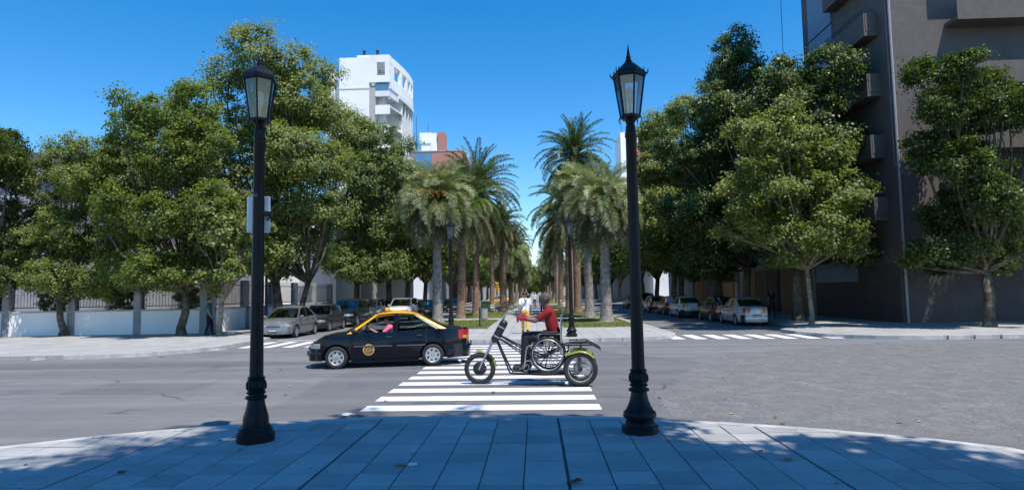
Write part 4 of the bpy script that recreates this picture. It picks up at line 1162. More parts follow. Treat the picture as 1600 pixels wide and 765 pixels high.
    def panel(poly, sd, th, out=0.0):
        poly = [(x, z-drop(x)*min(1, max(0, (z-zs(x))/(zre-zs(x))))**2) for x, z in poly]
        n = len(poly); v = [(x, sd*(ys(x, z)+out), z) for x, z in poly]+[(x, sd*(ys(x, z)+out-th), z) for x, z in poly]
        fs = [tuple(range(n)), tuple(range(2*n-1, n-1, -1))]+[(j, n+j, n+(j+1) % n, (j+1) % n) for j in range(n)]
        if sd > 0: fs = [f[::-1] for f in fs]
        return v, fs
    rm = MB(); nx, ny = 10, 8; rows = []
    x0, x1 = s.C1[0]-.02, s.A1[0]+.03
    for i in range(nx+1):
        x = lerp(x0, x1, i/nx); t = abs(2*i/nx-1)
        rows.append([(x+(.06*(1-q*q) if i > nx*.5 else -.05*(1-q*q))*t**4, q*(s.roofy+.012), zre+.018+(s.zr-zre)*(1-abs(q)**2.4)*(1-.75*t**3)-.012*t**2-drop(x)) for q in [2*j/ny-1 for j in range(ny+1)]])
    rm.grid(rows)
    rm.grid([[(p[0], p[1]*.97, p[2]-.055) for p in r_] for r_ in rows], flip=True)
    for e in (rows[0], rows[-1]): rm.grid([[p for p in e], [(p[0], p[1]*.97, p[2]-.055) for p in e]], flip=(e is rows[0]))
    for j in (0, -1): rm.grid([[r_[j] for r_ in rows], [(r_[j][0], r_[j][1]*.97, r_[j][2]-.055) for r_ in rows]], flip=(j == 0))
    roof = rm.build('roof', rc, o, smooth=50)
    gm = MT[s.glass]
    wa = .085; belt = lambda x: zs(x)+.006
    Ab, At, Ct, Cb = s.A0, s.A1, s.C1, s.C0
    for sd in (-1, 1):
        a = MB(); a.add(*panel([(Ab[0]+.02, belt(Ab[0])), (At[0]+.02, zre+.02), (At[0]-wa*.8, zre+.02), (Ab[0]-wa*1.2, belt(Ab[0]))], sd, .05, .006)); a.build('pillar', rc, o)
        bm_ = MB(); bm_.add(*panel([(s.Bx+.05, belt(s.Bx)), (s.Bx+.035, zre+.01), (s.Bx-.045, zre+.01), (s.Bx-.06, belt(s.Bx))], sd, .04, .001)); bm_.build('pillar', MT['black'] if s.roof_col is None else pm, o)
        if s.kind == 'sedan':
            c = MB(); c.add(*panel([(Cb[0]+.26, belt(Cb[0])), (Ct[0]+.10, zre+.012), (Ct[0]-.02, zre+.012), (Cb[0]-.02, belt(Cb[0]))], sd, .06, .002)); c.build('pillar', pm, o)
            if s.roof_col:
                c = MB(); c.add(*panel([(Cb[0]+.16, belt(Cb[0])), (Ct[0]+.06, zre+.022), (Ct[0]-.09, zre+.022), (Cb[0]-.01, belt(Cb[0]))], sd, .03, .010)); c.build('pillar', rc, o)
            rw = [(s.Bx-.06, belt(s.Bx)), (s.Bx-.045, zre-.01), (Ct[0]+.10, zre-.01), (Cb[0]+.26, belt(Cb[0]))]
        else:
            qx = lerp(s.Bx, Cb[0], .62)
            c = MB(); c.add(*panel([(Cb[0]+.17, belt(Cb[0])), (Ct[0]+.10, zre+.012), (Ct[0]-.03, zre+.012), (Cb[0]-.02, belt(Cb[0]))], sd, .06, .004)); c.build('pillar', pm, o)
            c = MB(); c.add(*panel([(qx+.03, belt(qx)), (qx+.03, zre+.008), (qx-.04, zre+.008), (qx-.04, belt(qx))], sd, .04, .002)); c.build('pillar', MT['black'], o)
            rw = [(s.Bx-.06, belt(s.Bx)), (s.Bx-.045, zre-.01), (qx+.03, zre-.01), (qx+.03, belt(qx))]
            g3 = MB(); g3.add(*panel([(qx-.04, belt(qx)), (qx-.04, zre-.01), (Ct[0]+.10, zre-.01), (Cb[0]+.17, belt(Cb[0]))], sd, .005, -.012)); g3.build('side_window', gm, o)
        fw_ = [(Ab[0]-wa*1.2, belt(Ab[0])), (At[0]-wa*.8, zre-.01), (s.Bx+.035, zre-.01), (s.Bx+.05, belt(s.Bx))]
        if not (getattr(s, 'open_front', 0) and sd == getattr(s, 'open_front', 0)):
            g1 = MB(); g1.add(*panel(fw_, sd, .005, -.012)); g1.build('side_window', gm, o)
        g2 = MB(); g2.add(*panel(rw, sd, .005, -.012)); g2.build('side_window', gm, o)
        # header rail over the doors
        hd = MB(); hx_ = list(np.linspace(At[0], Ct[0], 6)); [hd.obox((p, sd*(s.roofy-.006), zre+.005-drop(p)), (q, sd*(s.roofy-.006), zre+.005-drop(q)), .03, .035) for p, q in zip(hx_, hx_[1:])]; hd.build('door_header', pm if not s.roof_col else MT['taxi_black'], o)
    def screen(bot, top, bow_b, bow_t, nm):
        g = MB(); rows = []
        for t in [k/5 for k in range(6)]:
            z = lerp(zs(bot[0])+.03, zre+.02-drop(top[0]), t); x = lerp(bot[0], top[0], t)
            y = ys(bot[0] if t < .05 else x, z) if False else lerp(S(bot[0], zs(bot[0]))-.05, s.roofy-.01, t)
            rows.append([(x+lerp(bow_b, bow_t, t)*(1-q*q), q*y, z+.012*(1-q*q)*t) for q in [-1, -.7, -.35, 0, .35, .7, 1]])
        g.grid(rows); return g.build(nm, gm, o, smooth=True)
    screen((Ab[0]+.0, 0), (At[0]+.02, 0), .14, .06, 'windscreen')
    screen((Cb[0], 0), (Ct[0]-.04, 0), -.10, -.05, 'rear_window')
    # seats and dashboard
    it = MB(); it.box(Ab[0]-.30, Ab[0]+.02, -s.W/2+.16, s.W/2-.16, .55, zb0+.02)
    it.build('dashboard', MT['dark'], o)
    if s.seats:
        zz = s.zr-1.42
        for sy in (-.36, .36):
            st = MB(); st.bevbox(-.05, .46, sy-.23, sy+.23, .40+zz, .56+zz, .04)
            st.obox((.0, sy, .52+zz), (-.20, sy, 1.02+zz), .44, .12, up=(1, 0, 0)); st.obox((-.21, sy, 1.06+zz), (-.24, sy, 1.22+zz), .24, .09, up=(1, 0, 0)); st.build('seat', MT['seat_grey'], o)
        st = MB(); st.bevbox(-.95, -.5, -.58, .58, .40+zz, .56+zz, .04); st.obox((-.92, 0, .52+zz), (-1.12, 0, 1.0+zz), 1.16, .12, up=(1, 0, 0)); st.build('rear_seat', MT['seat_grey'], o)
    fl = MB(); fl.box(s.xr+ra, s.xf-ra, -s.W/2+.1, s.W/2-.1, .26, .30); fl.build('floor_pan', MT['dark'], o)
    for (ax, sd) in ((s.xf, 1), (s.xf, -1), (s.xr, 1), (s.xr, -1)):
        wheel(o, ax, sd*(s.W/2-s.ww/2-.005), s.rw, s.ww, MT[getattr(s, 'rim', 'alloy')], sd)
    o['_dim'] = 1.0
    del o['_dim']
    return o
q = N('headlight_lens'); q.set(col=(.42,.44,.46), rough=.08, metal=.5, coat=.8); MT['lamp_lens'] = q.m
P_SILVER = paint('silver_grey_paint', (.27,.285,.29), .6, .3); P_DGREY = paint('dark_grey_paint', (.035,.038,.042), .4); P_BLACK = paint('black_car_paint', (.010,.011,.013))
P_BLUE = paint('grey_blue_paint', (.10,.125,.16), .5); P_WHITE = paint('white_car_paint', (.68,.69,.70)); P_GREEN = paint('dark_teal_paint', (.03,.075,.07), .3); P_RED = paint('dark_red_paint', (.16,.02,.02)); P_ORANGE = paint('dull_orange_paint', (.35,.13,.03)); P_LSILVER = paint('light_silver_paint', (.46,.48,.50), .5, .3)

# the taxi
TX, TY = -3.79, 17.38
dirx, diry = -2.43, -.44
TRZ = math.atan2(diry, dirx)
# left side of the car (local +y) faces the camera when it drives towards -X
taxi_spec = sedan(roof_col='taxi_yellow', glass='taxi_glass', open_front=1, mould='mould_grey', bump_col='taxi_black')
MT['mould_grey'] = M('grey_side_moulding', (.10,.10,.11), .4)
axc = (taxi_spec.xf+taxi_spec.xr)/2
nx_, ny_ = -math.sin(TRZ), math.cos(TRZ)            # local +y in world
mid = Vector(((-5.15-2.72)/2, (16.35+16.79)/2, 0)) - Vector((nx_, ny_, 0))*(.72) - Vector((math.cos(TRZ), math.sin(TRZ), 0))*axc
TAXI = car('taxi', taxi_spec, 'taxi_black', 'black taxi with yellow roof crossing in front of the trike', 'taxi', None, (mid.x, mid.y, 0), TRZ)
s = taxi_spec
b = MB(); b.bevbox(-.06, .06, -.16, .16, 0, .10, .025); rs = b.build('roof_sign', MT['taxi_yellow'], TAXI); rs.location = (.02, .12, 1.425)
b = MB(); b.bevbox(-.075, .075, -.18, .18, -.02, .012, .01); b.build('sign_foot', MT['black'], rs)
for sx in (1, -1):
    me = text_mesh('TAXI', .10, .001); me.materials.append(MT['black']); t = link('lettering', me, rs); t.location = (sx*.062, 0, .05); t.rotation_euler = (PI/2, 0, PI/2*sx)
# door roundel
def roundel(sd):
    cx, cz = .46, .47; rr = .145
    yv = lambda z: sd*(s.W/2*interp(z, [(.26,.965),(.42,.992),(.58,1.0),(.72,.985)])+.0085)
    def ring(r0, r1, m, nm, off):
        b = MB(); rows = []
        for k in range(33):
            a = 2*PI*k/32; rows.append([(cx+r*math.cos(a), yv(cz+r*math.sin(a))+sd*off, cz+r*math.sin(a)) for r in (r0, r1)])
        b.grid(rows); return b.build(nm, m, TAXI)
    d = ring(.001, rr*.86, MT['roundel_in'], 'door_roundel', 0)
    for (a0, a1) in ((rr*.84, rr),):
        o = ring(a0, a1, MT['orange_lt'], 'roundel_ring', .0015); o.parent = d
    o = ring(rr*.30, rr*.38, MT['orange_lt'], 'roundel_ring', .0015); o.parent = d
    for k in range(6):
        a = 2*PI*k/6+.26; q = MB(); p0 = (cx+rr*.42*math.cos(a), cz+rr*.42*math.sin(a)); p1 = (cx+rr*.80*math.cos(a), cz+rr*.80*math.sin(a))
        q.obox((p0[0], yv(p0[1])+sd*.002, p0[1]), (p1[0], yv(p1[1])+sd*.002, p1[1]), .004, .02, up=(0, 1, 0)); q.build('roundel_mark', MT['orange_lt'], d)
    me = text_mesh('TAXI', .075, .0008); me.materials.append(MT['dark']); t = link('lettering', me, d)
    t.location = (cx, yv(cz+.08)+sd*.004, cz+.082); t.rotation_euler = (PI/2, 0, PI if sd > 0 else 0)
MT['roundel_in'] = M('dull_orange_transfer', (.26,.13,.03), .5, var=.3, scale=30)
roundel(1); roundel(-1)
b = MB(); pts = [(.58+.0, .36+.17*math.cos(t), .93+.17*math.sin(t)*.9) for t in np.linspace(0, 2*PI, 20, endpoint=False)]
pts = [(p[0]+(p[2]-.93)*-.4, p[1], p[2]) for p in pts]
b.tube(pts, .016, 6, closed=True); b.tube([(.62,.36,.90),(.80,.36,.80)], .03, 8); b.build('steering_wheel', MT['black'], TAXI)
b = MB(); b.tube([(-1.9,-.3,1.0),(-1.9,-.3,1.0)], .01, 5)

# parked cars
GPL, GPR = 'cars parked along the left kerb', 'cars parked along the right kerb'
FACE = -PI/2             # nose towards the camera (-Y)
car('parked_car', sedan(bump_col=P_SILVER), P_SILVER, 'silver grey saloon parked first at the left kerb, facing the viewer', 'car', GPL, (-11.75, 30.3, 0), FACE)
car('parked_car', hatch(), P_DGREY, 'dark grey hatchback parked behind the silver saloon at left', 'car', GPL, (-11.75, 34.9, 0), FACE)
car('parked_car', suv(bump_col=P_BLACK), P_BLACK, 'black tall off-roader third in the left parked row', 'car', GPL, (-11.6, 39.6, 0), FACE)
car('parked_car', suv(bump_col=P_BLUE, zr=1.6), P_BLUE, 'grey-blue estate car fourth in the left parked row', 'car', GPL, (-11.7, 44.6, 0), FACE)
car('parked_car', hatch(), P_BLACK, 'black hatchback parked fifth at left, just above the taxi roof', 'car', GPL, (-11.8, 49.4, 0), FACE)
car('parked_car', hatch(), P_GREEN, 'dark teal hatchback parked at left above the taxi sign', 'car', GPL, (-11.7, 54.0, 0), FACE)
car('parked_car', suv(zr=1.62), P_WHITE, 'white van-like car showing over the taxi roof', 'car', GPL, (-9.9, 47.5, 0), FACE)
car('parked_car', sedan(), P_DGREY, 'dark saloon showing over the taxi rear window', 'car', GPL, (-9.0, 52.0, 0), FACE)
car('parked_car', sedan(), P_LSILVER, 'pale silver saloon farther along the left kerb behind the palm trunks', 'car', GPL, (-11.8, 63.0, 0), FACE)
car('parked_car', sedan(), P_BLACK, 'black saloon on the left roadway between the palm trunks', 'car', GPL, (-8.7, 66.0, 0), FACE)
car('parked_car', sedan(xf=1.35, bump_col='chrome', mould='chrome'), P_LSILVER, 'silver saloon seen from behind beside the right zebra crossing', 'car', GPR, (10.95, 34.6, 0), PI/2)
car('parked_car', hatch(), P_BLACK, 'black hatchback parked ahead of the silver saloon at right', 'car', GPR, (10.9, 39.2, 0), PI/2)
car('parked_car', sedan(), P_WHITE, 'white saloon parked in the shade at right', 'car', GPR, (10.3, 45.0, 0), PI/2)
car('parked_car', hatch(), P_ORANGE, 'dull orange hatchback beyond the white saloon at right', 'car', GPR, (10.4, 50.4, 0), PI/2)
car('parked_car', hatch(), P_LSILVER, 'pale hatchback farther along the right kerb', 'car', GPR, (10.3, 56.5, 0), PI/2)
car('parked_car', suv(), P_DGREY, 'dark off-roader far along the right kerb', 'car', GPR, (10.4, 63.0, 0), PI/2)
car('parked_car', sedan(), P_BLUE, 'grey-blue saloon last along the right kerb, behind the pindo palm', 'car', GPR, (10.3, 70.0, 0), PI/2)
P_YEL = MT['taxi_yellow']
car('taxi', sedan(), P_YEL, 'distant yellow car crossing left of the palm walk', 'taxi', None, (-5.4, 92.5, .136), PI)
# ------------------------------------------------------------------ people
def capsule(b, p, q, r0, r1, n=12, m=4):
    p = Vector(p); q = Vector(q); d = q-p; L = d.length
    d = d.normalized() if L > 1e-6 else Vector((0, 0, 1))
    pts = []; rs = []
    for k in range(m+1):
        t = PI/2*(1-k/m); pts.append(p-d*r0*math.sin(t)); rs.append(max(.0008, r0*math.cos(t)))
    for k in range(m+1):
        t = PI/2*k/m; pts.append(q+d*r1*math.sin(t)); rs.append(max(.0008, r1*math.cos(t)))
    b.tube(pts, rs, n)
def seg_dist(P, a, b, ra, rb):
    a = np.array(a, float); b = np.array(b, float); ab = b-a; L2 = max(1e-9, ab@ab)
    t = np.clip((P-a)@ab/L2, 0, 1); return np.linalg.norm(P-(a+t[:, None]*ab), axis=1)-(ra+(rb-ra)*t)
def hand(caps, wrist, fwd, side, curl_dir, s, tagn, grip=.75):
    """palm and five fingers; fwd = along the hand, side = towards the thumb, curl_dir = the way the fingers bend"""
    w = Vector(wrist); f = Vector(fwd).normalized(); t = Vector(side).normalized(); c = Vector(curl_dir).normalized()
    pe = w+f*.085*s
    for k in (-1, 0, 1): caps.append((tuple(w+t*.012*k*s), tuple(pe+t*.026*k*s), .020*s, .017*s, tagn))
    for k, ln in enumerate((.036, .042, .040, .032)):
        o = pe+t*(.033-.022*k)*s; d1 = (f*(1-grip)+c*grip).normalized(); d2 = (c*.55-f*(grip*.8)).normalized()
        a = o+d1*ln*s; e = a+d2*ln*.85*s
        caps.append((tuple(o), tuple(a), .0098*s, .009*s, tagn)); caps.append((tuple(a), tuple(e), .009*s, .0078*s, tagn))
    o = w+f*.03*s+t*.03*s; a = o+(t*.6+f*.5+c*.4)*.04*s; e = a+(f*.3+c*.9-t*.1)*.032*s
    caps.append((tuple(o), tuple(a), .012*s, .0105*s, tagn)); caps.append((tuple(a), tuple(e), .0105*s, .0088*s, tagn))
def head_caps(caps, c, f, s):
    """c = head centre, f = facing (unit, horizontal)"""
    c = Vector(c); f = Vector(f).normalized(); z = Vector((0, 0, 1)); l = z.cross(f)
    caps.append((tuple(c+z*.035*s-f*.018*s), tuple(c+z*.03*s+f*.012*s), .092*s, .088*s, 'skin'))
    caps.append((tuple(c-z*.03*s+f*.022*s), tuple(c-z*.065*s+f*.040*s), .066*s, .048*s, 'skin'))
    caps.append((tuple(c-z*.005*s+f*.085*s), tuple(c-z*.030*s+f*.102*s), .011*s, .015*s, 'skin'))           # nose
    caps.append((tuple(c-z*.062*s+f*.083*s+l*.016*s), tuple(c-z*.062*s+f*.083*s-l*.016*s), .010*s, .010*s, 'skin'))  # mouth
    caps.append((tuple(c+z*.022*s+f*.078*s+l*.03*s), tuple(c+z*.022*s+f*.078*s-l*.03*s), .016*s, .016*s, 'skin'))  # brow
    for sd in (-1, 1): caps.append((tuple(c+l*sd*.086*s-z*.018*s-f*.005*s), tuple(c+l*sd*.090*s+z*.016*s-f*.008*s), .010*s, .015*s, 'skin'))
def make_person(label, group, loc, rz, caps, head, skin, cloths, voxel=.012, hair='hair', hair_cut=.0, facing=(1, 0, 0), hs=1.0, hairlong=0.0):
    root = empty('person', loc, rz); tag(root, label, 'person', group)
    b = MB()
    for (p, q, r0, r1, t) in caps: capsule(b, p, q, r0, r1)
    tmp = b.build('tmp', None)
    md = tmp.modifiers.new('r', 'REMESH'); md.mode = 'VOXEL'; md.voxel_size = voxel; md.adaptivity = 0.0
    sm = tmp.modifiers.new('s', 'SMOOTH'); sm.factor = .5; sm.iterations = 3
    dg = bpy.context.evaluated_depsgraph_get()
    me = bpy.data.meshes.new_from_object(tmp.evaluated_get(dg)); bpy.data.objects.remove(tmp)
    me.name = 'body'; me.materials.clear(); me.materials.append(MT[skin])
    me.polygons.foreach_set('use_smooth', [True]*len(me.polygons))
    body = link('body', me, root)
    nv = len(me.vertices); co = np.empty(nv*3); me.vertices.foreach_get('co', co); co = co.reshape(-1, 3)
    no = np.empty(nv*3); me.vertex_normals.foreach_get('vector', no); no = no.reshape(-1, 3)
    best = np.full(nv, 1e9); tg = np.zeros(nv, dtype=int); names = sorted({c[4] for c in caps})
    for (p, q, r0, r1, t) in caps:
        d = seg_dist(co, p, q, r0, r1); m = d < best; best[m] = d[m]; tg[m] = names.index(t)
    faces = [tuple(f.vertices) for f in me.polygons]
    for (t, mname, off, pname) in cloths:
        if t not in names: continue
        ti = names.index(t); sel = [f for f in faces if sum(tg[i] == ti for i in f)*2 > len(f)]
        if not sel: continue
        ids = sorted({i for f in sel for i in f}); mp = {i: k for k, i in enumerate(ids)}
        v = co[ids]+no[ids]*off
        cm = bpy.data.meshes.new(pname); cm.from_pydata([tuple(x) for x in v], [], [tuple(mp[i] for i in f) for f in sel]); cm.materials.append(MT[mname])
        cm.polygons.foreach_set('use_smooth', [True]*len(cm.polygons)); cm.update(); link(pname, cm, body)
    # hair cap and eyes
    c = Vector(head); f = Vector(facing).normalized(); z = Vector((0, 0, 1)); l = z.cross(f); s_ = hs
    if hair:
        hb = MB(); rows = []
        for i in range(9):
            th = lerp(0.02, R(104+hairlong), i/8); row = []
            for j in range(21):
                ph = 2*PI*j/20; fr = math.cos(ph); lim = 1-.42*max(0, fr)       # higher hairline in front
                tt = th*lim; d = f*math.sin(tt)*math.cos(ph)+l*math.sin(tt)*math.sin(ph)+z*math.cos(tt)
                rr = (.101+hair_cut)*s_*(1+.02*math.sin(7*ph+3*th)); row.append(tuple(c+z*.034*s_-f*.008*s_+Vector((d.x*rr*1.04, d.y*rr*.98 if abs(f.x) > .5 else d.y*rr, d.z*rr))))
            rows.append(row)
        hb.grid(rows); hb.build('hair', MT[hair], body, smooth=True)
    for sd in (-1, 1):
        e = MB(); p = c+f*.086*s_+l*sd*.032*s_+z*.004*s_; capsule(e, tuple(p), tuple(p+Vector((0, 0, .0001))), .011*s_, .011*s_, 8, 3); e.build('eye', MT['hair'], body)
    return root
def walker(label, group, loc, rz, top, legs, skin, hair='hair', s=1.0, stride=.28, sleeves='short', shorts=False, voxel=.016, hairlong=0, shoe='shoe', swing=.22, hand_up=None):
    """standing or walking figure facing local +x"""
    c = []; Z = lambda z: z*s
    hip, kn, an = .90, .49, .09
    for sd, ph in ((1, 1), (-1, -1)):
        y = .095*sd*s; fx = stride*ph*s
        k = (fx*.45+.05*s, y, Z(kn)); a = (fx, y, Z(an+(.05 if ph < 0 else 0)))
        h = (0, y, Z(hip)); c.append((h, k, .088*s, .062*s, 'legs'))
        c.append((k, a, .058*s, .042*s, 'skin' if shorts else 'legs'))
        if shorts: c.append((k, (k[0], k[1], k[2]-.06*s), .066*s, .066*s, 'legs'))
        c.append((a, (a[0]+.15*s, y*1.15, Z(.04)), .045*s, .034*s, 'shoe')); c.append((a, (a[0]-.03*s, y, Z(.045)), .042*s, .04*s, 'shoe'))
        sh = (0, .185*sd*s, Z(1.42)); el = (-fx*swing*1.6-.02*s, .25*sd*s, Z(1.13)); wr = (-fx*swing*3+.06*s, .235*sd*s, Z(.90))
        if hand_up and sd == hand_up: wr = (.22*s, .14*sd*s, Z(1.2))
        mid_ = tuple(lerp(sh[i], el[i], .62) for i in range(3))
        c.append((sh, mid_, .060*s, .052*s, 'top')); c.append((mid_, el, .046*s, .041*s, 'top' if sleeves == 'long' else 'skin'))
        c.append((el, wr, .041*s, .030*s, 'top' if sleeves == 'long' else 'skin'))
        d = Vector(wr)-Vector(el); hand(c, wr, d, (1, 0, 0), (0, -sd, 0), s, 'skin', .35)
        c.append(((0, .06*sd*s, Z(.95)), (0, .085*sd*s, Z(1.12)), .105*s, .10*s, 'legs' if False else 'top'))
        c.append(((0, .085*sd*s, Z(1.12)), (0, .105*sd*s, Z(1.36)), .10*s, .098*s, 'top'))
        c.append(((0, .05*sd*s, Z(.92)), (0, .06*sd*s, Z(.97)), .11*s, .105*s, 'legs'))
        c.append(((0, .03*sd*s, Z(1.45)), (0, .17*sd*s, Z(1.425)), .055*s, .055*s, 'top'))
    c.append(((0, 0, Z(1.42)), (.015*s, 0, Z(1.56)), .058*s, .052*s, 'skin'))
    hc = (.02*s, 0, Z(1.625)); head_caps(c, hc, (1, 0, 0), s)
    return make_person(label, group, loc, rz, c, hc, skin, [('top', top, .012*s, 'shirt'), ('legs', legs, .010*s, 'trousers' if not shorts else 'shorts'), ('shoe', shoe, .008*s, 'shoes')], voxel, hair, 0, (1, 0, 0), s, hairlong)
GP = 'people walking on the median walk'
ped = walker('pedestrian in white shirt and yellow trousers walking away behind the trike', None, (-.50, 27.4, .13), R(92), 'c_white', 'c_yellow', 'skin_tan', s=1.0, stride=.18)
bs = MB(); bs.tube([(-.02,-.13,1.50),(-.125,-.05,1.38),(-.135,.08,1.20),(-.11,.17,1.02)], .022, 6); bs.bevbox(-.10, .10, .19, .27, .86, 1.06, .02)
bo = bs.build('shoulder_bag', MT['c_grey'], None); bo.location = ped.location; bo.rotation_euler = ped.rotation_euler; tag(bo, 'grey shoulder bag slung across the white shirted pedestrian', 'bag')
walker('person in blue top and dark trousers standing farther along the walk behind the rider', None, (.45, 47.0, .13), R(-95), 'c_blue', 'c_navy', 'skin_tan', s=1.02, stride=.05, voxel=.022)
walker('person in pale clothes walking beyond the white shirted pedestrian', None, (-.9, 62.0, .13), R(-85), 'c_grey', 'c_white', 'skin_fair', s=1.0, stride=.2, voxel=.025)
walker('person in cream top far along the palm walk', None, (-.2, 74.0, .13), R(-90), 'c_white', 'c_blue', 'skin_fair', s=1.0, stride=.2, voxel=.025)
walker('person in teal top and dark trousers beside the white garden wall at left', None, (-15.5, 29.9, .13), R(10), 'c_teal', 'c_navy', 'skin_tan', s=1.0, stride=.12, voxel=.018)
walker('person in dark clothes on the right pavement behind the silver saloon', None, (13.9, 38.6, .13), R(100), 'c_navy', 'c_dark', 'skin_tan', s=1.0, stride=.2, voxel=.025)

# taxi driver: seated, left hand on the wheel; car coordinates
dc = []
for sd in (-1, 1):
    y0 = .36
    dc.append(((.06, y0+.10*sd, .62), (.50, y0+.12*sd, .70), .085, .062, 'legs')); dc.append(((.50, y0+.12*sd, .70), (.66, y0+.11*sd, .40), .058, .045, 'legs')); dc.append(((.66, y0+.11*sd, .38), (.80, y0+.11*sd, .36), .045, .035, 'shoe'))
    dc.append(((.02, y0+.06*sd, .66), (-.06, y0+.10*sd, .98), .105, .10, 'top')); dc.append(((-.06, y0+.03*sd, 1.03), (-.06, y0+.16*sd, 1.00), .06, .058, 'top'))
    sh = (-.06, y0+.19*sd, 1.0); el = (.17, y0+.23*sd, .82); wr = (.42, y0+.13*sd, .97)
    m_ = tuple(lerp(sh[i], el[i], .6) for i in range(3)); dc.append((sh, m_, .058, .05, 'top')); dc.append((m_, el, .045, .04, 'skin')); dc.append((el, wr, .04, .03, 'skin'))
    hand(dc, wr, (1, 0, .15), (0, 0, 1), (0, -sd, -.2), 1.0, 'skin', .7)
dc.append(((-.05, .36, 1.02), (-.02, .36, 1.12), .056, .05, 'skin'))
hc = (.0, .36, 1.195); head_caps(dc, hc, (1, 0, 0), .95)
make_person('taxi driver in a pink top seen through the open front window', None, TAXI.location, TRZ, dc, hc, 'skin_tan', [('top', 'c_pink', .01, 'shirt'), ('legs', 'c_blue', .01, 'trousers'), ('shoe', 'shoe', .008, 'shoes')], .013, 'hair', .006, (1, 0, 0), .95, 18)
# ------------------------------------------------------------------ trike, wheelchair and rider
# local axes: x forward, y left, z up; the machine drives towards world -X
TRK = Vector((-.16, 13.18, 0)); TKR = R(180-3.5)
def spoked_wheel(parent, x, y, r, tyre, rimr, spokes, hubr, rim_mat, spoke_mat, hub_mat, rx=0.0, width=.1, hub_w=.12, name='wheel', spoke_r=.0022):
    o = empty(name, (x, y, r)); o.parent = parent; o.rotation_euler = (rx, 0, 0)
    t = MB(); c = r-tyre
    t.lathe([(c-tyre*.55, -width*.30), (c-tyre*.2, -width*.5), (c+tyre*.45, -width*.46), (r-.006, -width*.22), (r, 0), (r-.006, width*.22), (c+tyre*.45, width*.46), (c-tyre*.2, width*.5), (c-tyre*.55, width*.30)], 44, axis='y', caps=False)
    t.build('tyre', MT['rubber'], o, smooth=60)
    m = MB(); m.lathe([(rimr+.012, -width*.3), (rimr, -width*.32), (rimr-.012, -width*.1), (rimr-.012, width*.1), (rimr, width*.32), (rimr+.012, width*.3)], 40, axis='y', caps=False); m.build('rim', rim_mat, o, smooth=60)
    h = MB(); h.lathe([(.012, -hub_w*.5), (hubr*.8, -hub_w*.48), (hubr, -hub_w*.36), (hubr, hub_w*.36), (hubr*.8, hub_w*.48), (.012, hub_w*.5)], 28, axis='y'); h.build('hub', hub_mat, o, smooth=40)
    s = MB()
    for k in range(spokes):
        a = 2*PI*k/spokes; a2 = a+(.22 if k % 2 else -.22); y0 = hub_w*.3*(1 if k % 4 < 2 else -1)
        s.tube([(hubr*.9*math.cos(a2), y0, hubr*.9*math.sin(a2)), (rimr*math.cos(a), 0, rimr*math.sin(a))], spoke_r, 5)
    s.build('spokes', spoke_mat, o)
    return o
trike = empty('motor_trike', TRK, TKR); tag(trike, 'black custom motor trike with lime mudguards carrying a wheelchair', 'motor trike')
FX, RX, TRKW = 1.03, -1.02, .36
spoked_wheel(trike, FX, 0, .325, .062, .235, 36, .135, MT['chrome'], MT['steel'], MT['black'], width=.105, hub_w=.14, name='front_wheel')
for sd in (-1, 1): spoked_wheel(trike, RX, TRKW*sd, .34, .062, .245, 36, .045, MT['chrome'], MT['steel'], MT['blackp'], width=.105, hub_w=.12, name='rear_wheel')
# fork
f = MB()
for sd in (-1, 1):
    f.tube([(FX, .085*sd, .325), (FX-.21, .085*sd, .745)], .022, 10); f.tube([(FX-.21, .085*sd, .745), (FX-.52, .085*sd, 1.37)], .017, 10)
    f.lathe([(.024, -.012), (.024, .012)], 10, c=(FX, .085*sd, .325), axis='y')
f.obox((FX-.255, -.11, .83), (FX-.255, .11, .83), .06, .03); f.obox((FX-.40, -.11, 1.13), (FX-.40, .11, 1.13), .06, .03)
f.build('fork', MT['steel'], trike, smooth=40)
hb = MB()
hb.tube([(FX-.52, .085, 1.37), (FX-.55, .085, 1.44), (FX-.60, .16, 1.475), (FX-.70, .26, 1.455), (FX-.86, .30, 1.36)], .0145, 8)
hb.tube([(FX-.52, -.085, 1.37), (FX-.55, -.085, 1.44), (FX-.60, -.16, 1.475), (FX-.70, -.26, 1.455), (FX-.86, -.30, 1.36)], .0145, 8)
hb.tube([(FX-.55, -.085, 1.43), (FX-.55, .085, 1.43)], .014, 8); hbo = hb.build('handlebar', MT['chrome'], trike, smooth=40)
for sd in (-1, 1):
    g = MB(); g.tube([(FX-.735, .27*sd, 1.435), (FX-.87, .303*sd, 1.352)], .021, 10); g.build('grip', MT['black'], hbo)
    g = MB(); g.tube([(FX-.66, .235*sd, 1.46), (FX-.68, .25*sd, 1.43), (FX-.80, .31*sd, 1.39)], [.012, .008, .006], 6); g.build('brake_lever', MT['chrome'], hbo)
mr = MB(); mr.tube([(FX-.56, .1, 1.47), (FX-.44, .16, 1.50), (FX-.38, .18, 1.56)], [.007, .012, .03], 6); mr.tube([(FX-.56, -.1, 1.47), (FX-.44, -.16, 1.50), (FX-.38, -.18, 1.56)], [.007, .012, .03], 6); mr.build('mirror', MT['black'], hbo)
